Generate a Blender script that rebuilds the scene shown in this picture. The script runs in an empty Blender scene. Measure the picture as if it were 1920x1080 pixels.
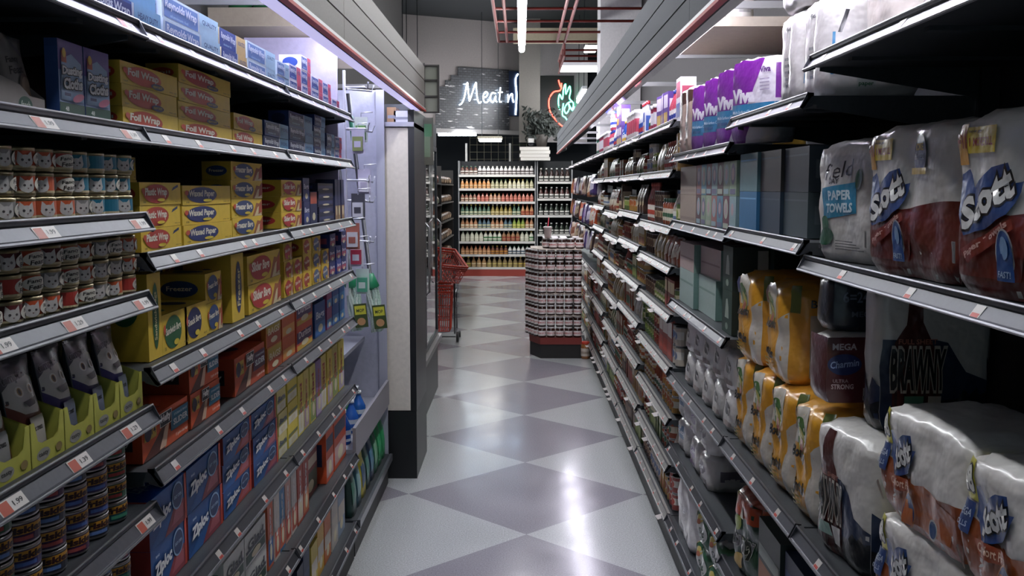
import bpy, bmesh, math, random
from mathutils import Vector, Matrix, noise
from mathutils.geometry import tessellate_polygon

SC = bpy.context.scene
COL = SC.collection
PI = math.pi
rnd = random.Random(7)

# ------------------------------------------------------------------ camera
F = 1880.0                       # focal length in pixels of the 1920 wide frame
EYE = 1.68
PITCH = math.atan(187.0 / F)
YAW = math.atan(16.0 / F)
cam_d = bpy.data.cameras.new('camera')
cam_d.sensor_width = 36.0
cam_d.lens = 36.0 * F / 1920.0
cam_d.clip_start = 0.02
cam = bpy.data.objects.new('camera', cam_d)
cam.location = (0, 0, EYE)
cam.rotation_euler = (PI / 2 - PITCH, 0, YAW)
COL.objects.link(cam)
SC.camera = cam

# ------------------------------------------------------------------ world, exposure
w = bpy.data.worlds.new('world')
SC.world = w
w.use_nodes = True
w.node_tree.nodes['Background'].inputs[0].default_value = (0.50, 0.67, 0.78, 1)
w.node_tree.nodes['Background'].inputs[1].default_value = 0.34
SC.view_settings.view_transform = 'Standard'
SC.view_settings.look = 'None'
SC.view_settings.gamma = 1.0
SC.view_settings.use_curve_mapping = False
SC.view_settings.exposure = 0.0

CANOPY_GLOW = 58.0      # fluorescent tubes inside the shelf canopies
CEILING_GLOW = 55.0    # ceiling fluorescent strip
FAR_GLOW = 20.0

# ------------------------------------------------------------------ materials
_mc = {}


def lin(c):
    if isinstance(c, str):
        c = c.lstrip('#')
        c = [int(c[i:i + 2], 16) / 255 for i in (0, 2, 4)]
    return [x / 12.92 if x <= 0.04045 else ((x + 0.055) / 1.055) ** 2.4 for x in c]


def M(c, rough=0.5, metal=0.0, glow=0.0, kind='plain'):
    key = (c, rough, metal, glow, kind)
    if key in _mc:
        return _mc[key]
    m = bpy.data.materials.new('mat_%s_%s' % (str(c).strip('#'), kind))
    m.use_nodes = True
    nt = m.node_tree
    b = nt.nodes['Principled BSDF']
    r, g, bl = lin(c)
    b.inputs['Base Color'].default_value = (r, g, bl, 1)
    b.inputs['Roughness'].default_value = rough
    b.inputs['Metallic'].default_value = metal
    if glow:
        b.inputs['Emission Color'].default_value = (r, g, bl, 1)
        b.inputs['Emission Strength'].default_value = glow
    N = nt.nodes.new
    L = nt.links.new
    if kind in ('card', 'film', 'metal', 'wall', 'cloth'):
        tc = N('ShaderNodeTexCoord')
        nz = N('ShaderNodeTexNoise')
        L(tc.outputs['Object'], nz.inputs['Vector'])
        sc, am = {'card': (60, 0.10), 'film': (22, 0.06), 'metal': (90, 0.22), 'wall': (40, 0.14), 'cloth': (150, 0.3)}[kind]
        nz.inputs['Scale'].default_value = sc
        nz.inputs['Detail'].default_value = 3
        mx = N('ShaderNodeMix')
        mx.data_type = 'RGBA'
        mx.inputs[6].default_value = (r * (1 - am), g * (1 - am), bl * (1 - am), 1)
        mx.inputs[7].default_value = (min(1, r * (1 + am)), min(1, g * (1 + am)), min(1, bl * (1 + am)), 1)
        L(nz.outputs['Fac'], mx.inputs[0])
        L(mx.outputs[2], b.inputs['Base Color'])
        if kind in ('film', 'cloth', 'wall'):
            bp = N('ShaderNodeBump')
            n2 = N('ShaderNodeTexNoise')
            L(tc.outputs['Object'], n2.inputs['Vector'])
            n2.inputs['Scale'].default_value = {'film': 26, 'cloth': 120, 'wall': 60}[kind]
            n2.inputs['Detail'].default_value = 2
            bp.inputs['Strength'].default_value = {'film': 0.35, 'cloth': 0.6, 'wall': 0.08}[kind]
            bp.inputs['Distance'].default_value = 0.02 if kind == 'film' else 0.01
            L(n2.outputs['Fac'], bp.inputs['Height'])
            L(bp.outputs['Normal'], b.inputs['Normal'])
        if kind == 'film':
            b.inputs['Coat Weight'].default_value = 0.5
            b.inputs['Coat Roughness'].default_value = 0.15
    _mc[key] = m
    return m


def card(c):
    return M(c, 0.5, 0, 0, 'card')


def film(c):
    return M(c, 0.34, 0, 0, 'film')


STEEL = M('#8a8c92', 0.32, 0.85, 0, 'metal')
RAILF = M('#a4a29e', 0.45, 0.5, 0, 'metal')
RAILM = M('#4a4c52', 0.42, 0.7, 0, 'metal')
STEEL_D = M('#3a3e42', 0.5, 0.3, 0, 'metal')
BLACK = M('#0c0e10', 0.5)
GLASS = bpy.data.materials.new('mat_glass')
GLASS.use_nodes = True
_g = GLASS.node_tree.nodes['Principled BSDF']
_g.inputs['Transmission Weight'].default_value = 1.0
_g.inputs['Roughness'].default_value = 0.02
_g.inputs['IOR'].default_value = 1.45


def floor_mat():
    m = bpy.data.materials.new('mat_floor_tiles')
    m.use_nodes = True
    nt = m.node_tree
    N, L = nt.nodes.new, nt.links.new
    b = nt.nodes['Principled BSDF']
    tc = N('ShaderNodeTexCoord')
    mp = N('ShaderNodeMapping')
    mp.vector_type = 'POINT'
    W = 1.293
    # a corner shared by two dark diamonds lies at (0.03, 6.04)
    s = W / math.sqrt(2)
    a = PI / 4
    vx, vy = 0.03, 6.04
    rx = (vx * math.cos(a) - vy * math.sin(a)) / s
    ry = (vx * math.sin(a) + vy * math.cos(a)) / s
    mp.inputs['Location'].default_value = (-rx, -ry, 0.5)
    mp.inputs['Rotation'].default_value = (0, 0, a)
    mp.inputs['Scale'].default_value = (1 / s, 1 / s, 0)
    L(tc.outputs['Object'], mp.inputs['Vector'])
    ck = N('ShaderNodeTexChecker')
    ck.inputs['Scale'].default_value = 1.0
    L(mp.outputs['Vector'], ck.inputs['Vector'])
    ck.inputs['Color1'].default_value = (*lin('#848187'), 1)
    ck.inputs['Color2'].default_value = (*lin('#a6a8a7'), 1)
    sp = N('ShaderNodeTexNoise')
    sp.inputs['Scale'].default_value = 150
    sp.inputs['Detail'].default_value = 5
    L(tc.outputs['Object'], sp.inputs['Vector'])
    big = N('ShaderNodeTexNoise')
    big.inputs['Scale'].default_value = 3
    big.inputs['Detail'].default_value = 6
    L(tc.outputs['Object'], big.inputs['Vector'])
    rm = N('ShaderNodeMapRange')
    rm.inputs['From Min'].default_value = 0.3
    rm.inputs['From Max'].default_value = 0.7
    rm.inputs['To Min'].default_value = 0.74
    rm.inputs['To Max'].default_value = 1.26
    L(sp.outputs['Fac'], rm.inputs['Value'])
    mul = N('ShaderNodeMix')
    mul.data_type = 'RGBA'
    mul.blend_type = 'MULTIPLY'
    mul.inputs[0].default_value = 1
    L(ck.outputs['Color'], mul.inputs[6])
    L(rm.outputs['Result'], mul.inputs[7])
    # fine tile joints every 0.305 m along the same axes
    L(mul.outputs[2], b.inputs['Base Color'])
    r2 = N('ShaderNodeMapRange')
    r2.inputs['From Min'].default_value = 0.35
    r2.inputs['From Max'].default_value = 0.7
    r2.inputs['To Min'].default_value = 0.15
    r2.inputs['To Max'].default_value = 0.22
    L(big.outputs['Fac'], r2.inputs['Value'])
    L(r2.outputs['Result'], b.inputs['Roughness'])
    bp = N('ShaderNodeBump')
    bp.inputs['Strength'].default_value = 0.05
    bp.inputs['Distance'].default_value = 0.02
    wv = N('ShaderNodeTexNoise')
    wv.inputs['Scale'].default_value = 9
    wv.inputs['Detail'].default_value = 3
    L(tc.outputs['Object'], wv.inputs['Vector'])
    L(wv.outputs['Fac'], bp.inputs['Height'])
    L(bp.outputs['Normal'], b.inputs['Normal'])
    return m


# ------------------------------------------------------------------ mesh builder
class MB:
    def __init__(self):
        self.v, self.f, self.mi, self.mats, self.sm = [], [], [], [], []

    def slot(self, m):
        if m not in self.mats:
            self.mats.append(m)
        return self.mats.index(m)

    def face(self, pts, m, smooth=False):
        n = len(self.v)
        self.v.extend([tuple(p) for p in pts])
        self.f.append(tuple(range(n, n + len(pts))))
        self.mi.append(self.slot(m))
        self.sm.append(smooth)

    def box(self, x0, x1, y0, y1, z0, z1, m):
        n = len(self.v)
        self.v += [(x0, y0, z0), (x1, y0, z0), (x1, y1, z0), (x0, y1, z0), (x0, y0, z1), (x1, y0, z1), (x1, y1, z1), (x0, y1, z1)]
        for q in ((3, 2, 1, 0), (4, 5, 6, 7), (0, 1, 5, 4), (1, 2, 6, 5), (2, 3, 7, 6), (3, 0, 4, 7)):
            self.f.append(tuple(n + i for i in q))
            self.mi.append(self.slot(m))
            self.sm.append(False)

    def lathe(self, prof, n=20, cx=0, cy=0, smooth=True):
        """prof: list of (r, z, material of the band above)"""
        base = len(self.v)
        for r, z, _ in prof:
            for i in range(n):
                a = 2 * PI * i / n
                self.v.append((cx + r * math.cos(a), cy + r * math.sin(a), z))
        for k in range(len(prof) - 1):
            s = self.slot(prof[k][2])
            for i in range(n):
                j = (i + 1) % n
                self.f.append((base + k * n + i, base + k * n + j, base + (k + 1) * n + j, base + (k + 1) * n + i))
                self.mi.append(s)
                self.sm.append(smooth)
        for k, rev in ((0, True), (len(prof) - 1, False)):
            if prof[k][0] > 1e-4:
                ids = [base + k * n + i for i in range(n)]
                self.f.append(tuple(reversed(ids)) if rev else tuple(ids))
                self.mi.append(self.slot(prof[max(0, k - 1)][2]))
                self.sm.append(False)

    def tube(self, pts, r, m, n=8):
        pts = [Vector(p) for p in pts]
        base = len(self.v)
        for i, p in enumerate(pts):
            t = (pts[min(i + 1, len(pts) - 1)] - pts[max(i - 1, 0)]).normalized()
            up = Vector((0, 0, 1)) if abs(t.z) < 0.9 else Vector((1, 0, 0))
            a = t.cross(up).normalized()
            b = t.cross(a)
            for k in range(n):
                g = 2 * PI * k / n
                self.v.append(tuple(p + a * (r * math.cos(g)) + b * (r * math.sin(g))))
        s = self.slot(m)
        for i in range(len(pts) - 1):
            for k in range(n):
                j = (k + 1) % n
                self.f.append((base + i * n + k, base + i * n + j, base + (i + 1) * n + j, base + (i + 1) * n + k))
                self.mi.append(s)
                self.sm.append(True)
        for i in (0, len(pts) - 1):
            self.f.append(tuple(base + i * n + k for k in range(n)))
            self.mi.append(s)
            self.sm.append(False)

    def extrude(self, prof, y0, y1, m):
        """closed profile of (x, z) run along y"""
        n = len(prof)
        base = len(self.v)
        self.v += [(x, y0, z) for x, z in prof] + [(x, y1, z) for x, z in prof]
        s = self.slot(m)
        for i in range(n):
            j = (i + 1) % n
            self.f.append((base + i, base + j, base + n + j, base + n + i))
            self.mi.append(s)
            self.sm.append(False)
        self.f.append(tuple(base + i for i in range(n)))
        self.f.append(tuple(base + n + i for i in reversed(range(n))))
        self.mi += [s, s]
        self.sm += [False, False]

    def mesh(self, name):
        me = bpy.data.meshes.new(name)
        me.from_pydata(self.v, [], self.f)
        for m in self.mats:
            me.materials.append(m)
        me.polygons.foreach_set('material_index', self.mi)
        me.polygons.foreach_set('use_smooth', self.sm)
        me.update()
        return me

    def obj(self, name, parent=None, link=True, loc=None):
        o = bpy.data.objects.new(name, self.mesh(name))
        if parent is not None:
            o.parent = parent
        if loc is not None:
            o.location = loc
        if link:
            COL.objects.link(o)
        return o


def xform(b, n0, mat):
    for i in range(n0, len(b.v)):
        b.v[i] = tuple(mat @ Vector(b.v[i]))


# ------------------------------------------------------------------ printed art
_tx = {}


def glyphs(s, bold=0.0):
    k = (s, bold)
    if k in _tx:
        return _tx[k]
    cu = bpy.data.curves.new('t', 'FONT')
    cu.body = s
    cu.size = 1.0
    cu.resolution_u = 2
    cu.offset = bold
    o = bpy.data.objects.new('t', cu)
    COL.objects.link(o)
    me = o.to_mesh()
    me.calc_loop_triangles()
    vs = [(v.co.x, v.co.y) for v in me.vertices]
    tris = [[vs[i] for i in t.vertices] for t in me.loop_triangles]
    o.to_mesh_clear()
    bpy.data.objects.remove(o)
    bpy.data.curves.remove(cu)
    xs = [p[0] for p in vs] or [0, 1]
    ys = [p[1] for p in vs] or [0, 1]
    _tx[k] = (tris, min(xs), max(xs), min(ys), max(ys))
    return _tx[k]


class Art:
    """flat printing on a face W by H; positions are fractions of the face, polygons kept in metres"""

    def __init__(self, W, H):
        self.W, self.H, self.items = W, H, []

    def add(self, polys, c):
        self.items.append((polys, c))
        return self

    def poly(self, pts, c):
        P = [(x * self.W, y * self.H) for x, y in pts]
        if len(P) > 3:
            t = tessellate_polygon([[Vector((x, y, 0)) for x, y in P]])
            polys = [[P[i] for i in tri] for tri in t]
        else:
            polys = [P]
        return self.add(polys, c)

    def rect(self, x0, y0, x1, y1, c):
        W, H = self.W, self.H
        return self.add([[(x0 * W, y0 * H), (x1 * W, y0 * H), (x1 * W, y1 * H), (x0 * W, y1 * H)]], c)

    def oval(self, cx, cy, rx, ry, c, n=22, rot=0.0):
        P = []
        for i in range(n):
            a = 2 * PI * i / n
            x, y = rx * self.W * math.cos(a), ry * self.H * math.sin(a)
            P.append((cx * self.W + x * math.cos(rot) - y * math.sin(rot), cy * self.H + x * math.sin(rot) + y * math.cos(rot)))
        return self.add([P], c)

    def text(self, s, cx, cy, w, h, c, rot=0.0, shear=0.0, bold=0.02, outline=None, ow=0.05):
        """fitted into a box w by h (fractions; before rotation w runs along the baseline, both in metres when rot)"""
        if outline:
            self.text(s, cx, cy, w, h, outline, rot, shear, bold + ow)
        tris, x0, x1, y0, y1 = glyphs(s, bold)
        t0, X0, X1, Y0, Y1 = glyphs(s, 0.02)
        mw = w * self.W if abs(math.sin(rot)) < 0.7 else w * self.H
        mh = h * self.H if abs(math.sin(rot)) < 0.7 else h * self.W
        kx, ky = mw / max(1e-6, X1 - X0), mh / max(1e-6, Y1 - Y0)
        mx, my = (X0 + X1) / 2, (Y0 + Y1) / 2
        out = []
        for t in tris:
            q = []
            for x, y in t:
                yy = (y - my) * ky
                xx = (x - mx) * kx + shear * yy
                q.append((cx * self.W + xx * math.cos(rot) - yy * math.sin(rot), cy * self.H + xx * math.sin(rot) + yy * math.cos(rot)))
            out.append(q)
        return self.add(out, c)


def clip(poly, ax, lo, hi):
    for bound, keep in ((lo, 1), (hi, -1)):
        out = []
        for i in range(len(poly)):
            a, b = poly[i], poly[(i + 1) % len(poly)]
            da, db = keep * (a[ax] - bound), keep * (b[ax] - bound)
            if da >= 0:
                out.append(a)
            if (da > 0 and db < 0) or (da < 0 and db > 0):
                t = da / (da - db)
                out.append((a[0] + (b[0] - a[0]) * t, a[1] + (b[1] - a[1]) * t))
        poly = out
        if len(poly) < 3:
            return []
    return poly


def slices(poly, cu, cv):
    res = [poly]
    for ax, c in ((0, cu), (1, cv)):
        if not c:
            continue
        nxt = []
        for p in res:
            a0, a1 = min(q[ax] for q in p), max(q[ax] for q in p)
            k0, k1 = int(math.floor(a0 / c + 1e-6)), int(math.ceil(a1 / c - 1e-6))
            if k1 - k0 <= 1:
                nxt.append(p)
                continue
            for k in range(k0, k1):
                q = clip(p, ax, k * c, (k + 1) * c)
                if q:
                    nxt.append(q)
        res = nxt
    return res


def stamp(b, art, fmap, cu=0, cv=0, off=0.0004, mk=card, smooth=False):
    for k, (polys, c) in enumerate(art.items):
        m = mk(c) if isinstance(c, str) else c
        o = off * (1 + k)
        for p in polys:
            p = [(min(max(x, 0), art.W), min(max(y, 0), art.H)) for x, y in p]
            for q in slices(p, cu, cv):
                b.face([fmap(u, v, o) for u, v in q], m, smooth)


def product(name, W, H, D, color, front=None, side=None, top=None, sidec=None, topc=None, deform=None, cell=0, mk=card, off=0.0004):
    """a box shaped or (deformed) soft package: base centre at the origin, front towards -Y"""
    b = MB()
    maps = {
        'front': (W, H, lambda u, v, o: (u - W / 2, -D / 2 - o, v)),
        'back': (W, H, lambda u, v, o: (W / 2 - u, D / 2 + o, v)),
        'right': (D, H, lambda u, v, o: (W / 2 + o, -D / 2 + u, v)),
        'left': (D, H, lambda u, v, o: (-W / 2 - o, D / 2 - u, v)),
        'top': (W, D, lambda u, v, o: (u - W / 2, -D / 2 + v, H + o)),
        'bottom': (W, D, lambda u, v, o: (u - W / 2, D / 2 - v, -o)),
    }
    cols = {'front': color, 'back': sidec or color, 'right': sidec or color, 'left': sidec or color, 'top': topc or color, 'bottom': color}
    df = deform or (lambda p: p)

    for k, (w_, h_, f) in maps.items():
        cu = cv = 0
        if cell:
            cu = w_ / max(1, round(w_ / cell))
            cv = h_ / max(1, round(h_ / cell))
        base = Art(w_, h_).rect(0, 0, 1, 1, cols[k])
        ff = lambda u, v, o, f=f: df(f(u, v, o))
        stamp(b, base, lambda u, v, o: ff(u, v, 0.0), cu, cv, off, mk, bool(cell))
        art = {'front': front, 'right': side, 'left': side, 'top': top}.get(k)
        if art:
            if art.W != w_ or art.H != h_:
                sx, sy = w_ / art.W, h_ / art.H
                a2 = Art(w_, h_)
                for polys, c in art.items:
                    a2.items.append(([[(x * sx, y * sy) for x, y in p] for p in polys], c))
                art = a2
            stamp(b, art, ff, cu, cv, off, mk, bool(cell))
    o = b.obj(name, link=False)
    if cell:                                  # weld the patches so that the film shades smoothly
        bm = bmesh.new()
        bm.from_mesh(o.data)
        bmesh.ops.remove_doubles(bm, verts=bm.verts, dist=1e-5)
        bm.to_mesh(o.data)
        bm.free()
    return o


def pack_deform(W, H, D, nx=2, ny=1, amp=0.10, q=0.45, seed=0, wr=0.004, pinch=0.10):
    def f(p):
        x, y, z = p
        a, b_, c = x / (W / 2), y / (D / 2), z / H * 2 - 1
        A, B = min(abs(a), 1), min(abs(b_), 1)
        X = x * (1 - 0.30 * q * B ** 5)
        Y = y * (1 - 0.36 * q * A ** 5)
        fa = abs(math.sin(PI * nx * (min(max(a, -1), 1) + 1) / 2)) if nx > 1 else 1
        fb = abs(math.sin(PI * ny * (min(max(b_, -1), 1) + 1) / 2)) if ny > 1 else 1
        Y *= 1 - amp * (1 - fa ** 0.6) * B ** 4
        X *= 1 - amp * 0.6 * (1 - fb ** 0.6) * A ** 4
        t = min(abs(c), 1)
        g = 1 - pinch * t ** 9
        n = noise.noise(Vector((x * 14 + seed * 3.1, y * 14, z * 14)))
        n2 = noise.noise(Vector((x * 34 + seed, y * 34, z * 20 + 9)))
        r = 1 + (n * 1.0 + n2 * 0.5) * wr / 0.06
        X *= g * r
        Y *= g * r
        Z = z + (n2 * 0.006 if c > 0.9 else 0) - (0.012 * (A ** 6 + B ** 6) if c > 0.98 else 0)
        return (X, Y, max(0, Z))
    return f


def pouch_deform(W, H, D, seed=0, gus=0.25):
    def f(p):
        x, y, z = p
        c = min(max(z / H, 0), 1)
        a = min(abs(x / (W / 2)), 1)
        th = (1 - c ** 2.2) * (1 - 0.75 * a ** 3) + gus * (1 - c) + 0.02
        n = noise.noise(Vector((x * 30 + seed * 5, y * 10, z * 24))) * 0.005 * c
        return (x * (1 - 0.05 * math.sin(PI * c)), y * min(th, 1.05) + n, z)
    return f


def can(name, r, h, base, art=None, rim='#b9b09a', lid='#a8a59c', n=28, waist=0.0):
    b = MB()
    mb_, mr, ml = card(base), M(rim, 0.3, 0.9), M(lid, 0.35, 0.8)
    b.lathe([(r * 0.93, 0, mr), (r, 0.003, mr), (r, 0.006, mb_), (r, h - 0.006, mr), (r * 1.02, h - 0.004, mr), (r * 1.02, h, mr), (r * 0.93, h, mr), (r * 0.93, h - 0.003, ml), (0.0002, h - 0.003, ml)], n)
    if art:
        fm = lambda u, v, o: ((r + o) * math.sin((u - art.W / 2) / r), -(r + o) * math.cos((u - art.W / 2) / r), 0.006 + v)
        stamp(b, art, fm, r * 2 * PI / n, 0, 0.0004, card, True)
    return b.obj(name, link=False)


# ------------------------------------------------------------------ placing things
LABELS = {}


def put(proto, loc, rz, label, cat, group=None, scale=None, rx=0.0, ry=0.0):
    o = proto.copy()
    COL.objects.link(o)
    o.location = loc
    o.rotation_euler = (rx, ry, rz)
    if scale:
        o.scale = scale
    for ch in proto.children:
        c = ch.copy()
        COL.objects.link(c)
        c.parent = o
        for g in ch.children:
            d = g.copy()
            COL.objects.link(d)
            d.parent = c
    o['label'] = label
    o['category'] = cat
    if group:
        o['group'] = group
    LABELS.setdefault(label, []).append(o)
    return o


def tag(o, label, cat, group=None):
    o['label'] = label
    o['category'] = cat
    if group:
        o['group'] = group
    LABELS.setdefault(label, []).append(o)
    return o


def struct(o):
    o['kind'] = 'structure'
    return o


def empty(name, loc=(0, 0, 0), rz=0.0, link=True):
    e = bpy.data.objects.new(name, None)
    e.location = loc
    e.rotation_euler = (0, 0, rz)
    e.empty_display_size = 0.1
    if link:
        COL.objects.link(e)
    return e


ORD = 'first second third fourth fifth sixth seventh eighth ninth tenth eleventh twelfth thirteenth fourteenth fifteenth sixteenth seventeenth eighteenth nineteenth twentieth'.split()
ROWN = {1: ['only'], 2: ['bottom', 'top'], 3: ['bottom', 'middle', 'top'], 4: ['bottom', 'second', 'third', 'top'], 5: ['bottom', 'second', 'third', 'fourth', 'top']}

SP, CP = math.sin(PITCH), math.cos(PITCH)
LL, RR = 0.745, 0.685           # how far the shelf lips stand from the middle of the aisle
LF, RF = 0.78, 0.715            # the goods' front planes


def yl(px, z, L=LF):
    return (L * F / (976.0 - px) - (EYE - z) * SP) / CP


def yr(px, z, L=RF):
    return (L * F / (px - 976.0) - (EYE - z) * SP) / CP


def shelfpos(side, y, z, D, rec=0.0):
    """place of the base centre of a thing of depth D on the left (-1) or right (1) shelves"""
    x = (LF if side < 0 else RF) + rec + D / 2
    return (side * x, y, z)


def ROT(side):
    return PI / 2 if side < 0 else -PI / 2

# ================================================================== SETTING
b = MB()
b.box(-3.6, 3.6, -1.5, 21.5, -0.05, 0.0, floor_mat())
struct(b.obj('floor'))
b = MB()
b.box(-3.6, 3.6, -1.5, 22.0, 4.86, 4.96, M('#0d0e10', 0.95, 0, 0, 'wall'))
struct(b.obj('ceiling'))
DARKWALL = M('#2c2a29', 0.9, 0, 0, 'wall')
b = MB()
b.box(-1.45, -1.30, -1.5, 11.2, 0, 4.86, DARKWALL)
struct(b.obj('wall_left'))
b = MB()
b.box(1.34, 1.48, -1.5, 17.0, 0, 4.86, DARKWALL)
struct(b.obj('wall_right'))
b = MB()
b.box(-3.6, 3.6, 21.2, 21.35, 0, 4.86, M('#14161a', 0.9, 0, 0, 'wall'))
struct(b.obj('wall_back'))
b = MB()                                   # the beige bulkhead over the meat counter, standing at a slant
b.box(-2.6, 0.0, 0, 0.15, 2.72, 4.86, M('#7d7674', 0.85, 0, 0, 'wall'))
o = b.obj('wall_bulkhead', loc=(0.0, 19.9, 0))
o.rotation_euler = (0, 0, math.atan2(1.3, 2.5))
struct(o)
b = MB()
b.box(-2.6, 0.0, -0.06, 0, 2.72, 2.80, M('#8a8684', 0.6, 0, 0, 'wall'))
o2 = b.obj('trim_1', loc=(0.0, 19.9, 0))
o2.rotation_euler = o.rotation_euler
struct(o2)
b = MB()
b.box(-0.03, 0.37, 19.3, 19.7, 2.55, 4.86, M('#5e5a55', 0.85, 0, 0, 'wall'))
struct(b.obj('column_square'))
b = MB()
b.box(0.37, 1.34, 20.4, 20.5, 2.6, 4.86, M('#a09a98', 0.85, 0, 0, 'wall'))
struct(b.obj('wall_side_bulkhead'))
b = MB()
b.box(0.88, 1.33, 11.3, 11.75, 2.2, 4.86, M('#b4b2b2', 0.8, 0, 0, 'wall'))
struct(b.obj('column_white'))
b = MB()
b.box(-0.1, 1.3, 13.6, 13.8, 3.62, 3.80, M('#a79d84', 0.8, 0, 0, 'wall'))
struct(b.obj('beam_beige'))

# ceiling fluorescent strips: a line over the aisle, a short crosswise one, unseen ones added for light
def ceiling_lamp(name, x, y0, y1, z, label, along_x=False, r=0.033, glow=CEILING_GLOW, group=None):
    t = empty(name, (x, (y0 + y1) / 2, z))
    L_ = (y1 - y0) / 2
    b = MB()
    if along_x:
        b.box(-L_, L_, -0.05, 0.05, 0.05, 0.10, M('#d8d8dc', 0.5))
    else:
        b.box(-0.04, 0.04, -L_, L_, 0.045, 0.10, M('#d8d8dc', 0.5))
    b.obj('housing', t)
    b = MB()
    pts = [(-L_, 0, 0), (L_, 0, 0)] if along_x else [(0, -L_, 0), (0, L_, 0)]
    b.tube(pts, r, M('#f0f2f6', 0.5, 0, glow), 10)
    b.obj('lamp_tube', t)
    b = MB()
    for q in (-0.8, 0.8):
        b = MB()
        p = (q * L_, 0) if along_x else (0, q * L_)
        b.tube([(p[0], p[1], 0.1), (p[0], p[1], 4.86 - z)], 0.006, STEEL_D, 5)
        b.obj('hanger_rod', t)
    return tag(t, label, 'light', group)

ceiling_lamp('strip_light', 0.012, -1.2, 2.5, 3.2, 'added unseen fluorescent strip above and behind the camera', r=0.033, glow=CEILING_GLOW * 0.45)  # out of view, added for more light near the camera
for q_, (x_, y_) in enumerate(((-1.62, 12.3), (-1.62, 14.3), (-2.3, 17.0), (1.08, 17.2))):  # lamps added out of sight behind the canopies to brighten the far floor
    ceiling_lamp('strip_light', x_, y_, y_ + 1.9, 3.3, 'added unseen fluorescent strip brightening the back floor, %s of four' % ORD[q_], r=0.033, glow=FAR_GLOW * 9)
ceiling_lamp('strip_light', 0.012, 2.6, 6.8, 3.2, 'long fluorescent strip over the aisle, nearer half overhead', r=0.033)
ceiling_lamp('strip_light', 0.012, 6.85, 11.25, 3.2, 'long vertical looking fluorescent strip hanging over the aisle under the red frame', r=0.033)
ceiling_lamp('strip_light', 0.93, 15.0 - .42, 15.0 + .28, 3.41, 'short bright fluorescent tube crosswise beside the green neon sign', True, 0.035, FAR_GLOW)
b = MB()
b.box(0.90, 1.06, 14.2, 14.55, 3.60, 3.66, M('#f2f0ec', 0.5, 0, 5.0))
tag(b.obj('ceiling_light'), 'small square bright ceiling light above the crosswise tube', 'light')

# red pipe frame under the ceiling
b0 = empty('ceiling_frame', (0.13, 10.0, 3.4))
RED = M('#5a1810', 0.6)
def bar(nm, p, q, r=0.017):
    b = MB()
    b.tube([p, q], r, RED, 7)
    return b.obj(nm, b0)
for x in (-0.39, -0.29, 0.30):
    bar('long_rail', (x, -3.5, 0), (x, 2.05, 0))
bar('long_rail', (0.39, -3.5, 0), (0.39, 3.9, 0))
for k in range(8):
    bar('cross_rail', (-0.39, -3.06 + 0.73 * k, 0), (1.15, -3.06 + 0.73 * k, 0), 0.014)
for k in range(3):
    bar('cross_rail', (0.39, 2.78 + 0.55 * k, 0), (1.15, 2.78 + 0.55 * k, 0), 0.014)
for k in range(4):
    bar('brace', (0.39, 2.1 + 0.5 * k, 0), (0.39, 2.1 + 0.5 * k, -0.16), 0.010)
bar('lower_rail', (0.39, 2.05, -0.16), (0.39, 3.9, -0.16), 0.012)
tag(b0, 'red painted pipe frame hung under the dark ceiling', 'frame')

# ================================================================== SHELVING
TAGM = [M('#c9c4c0', 0.4), M('#a8402a', 0.45), M('#20242a', 0.5)]


def tag_proto(w, price, style='red'):
    b = MB()
    h = 0.0235
    b.box(-w / 2, w / 2, -0.0006, 0, 0, h, TAGM[0])
    a = Art(w, h)
    if style == 'red':
        a.rect(0.03, 0.08, 0.40, 0.92, '#a8452c')
    elif style == 'small':
        a.rect(0.1, 0.1, 0.9, 0.4, '#b84436')
    else:
        a.rect(0.0, 0.0, 1, 1, '#cdbb55')
        a.rect(0.5, 0.1, 0.96, 0.6, '#3a3a2c')
    if price:
        a.text(price, 0.7 if style == 'red' else 0.3, 0.55, 0.36 if style == 'red' else .4, 0.36, '#16181c')
    stamp(b, a, lambda u, v, o: (u - w / 2, -0.0006 - o, v), 0, 0, 0.0003, lambda c: M(c, 0.45))
    return b.mesh('price_tag')


TAG_RED = [tag_proto(0.075, '1.%02d' % n) for n in (29, 39, 99)]
TAG_SM = tag_proto(0.03, '', 'small')
TAG_Y = tag_proto(0.05, '', 'yellow')
# price rail cross-section; first coordinate = how far out of the shelf's edge
RAIL = [(-0.012, 0.0), (-0.012, 0.006), (0.0, 0.006), (0.003, 0.003), (0.003, -0.002), (0.001, -0.005), (0.015, -0.023), (0.018, -0.024), (0.0195, -0.028), (0.016, -0.031), (0.011, -0.029), (-0.006, -0.004)]


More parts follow.
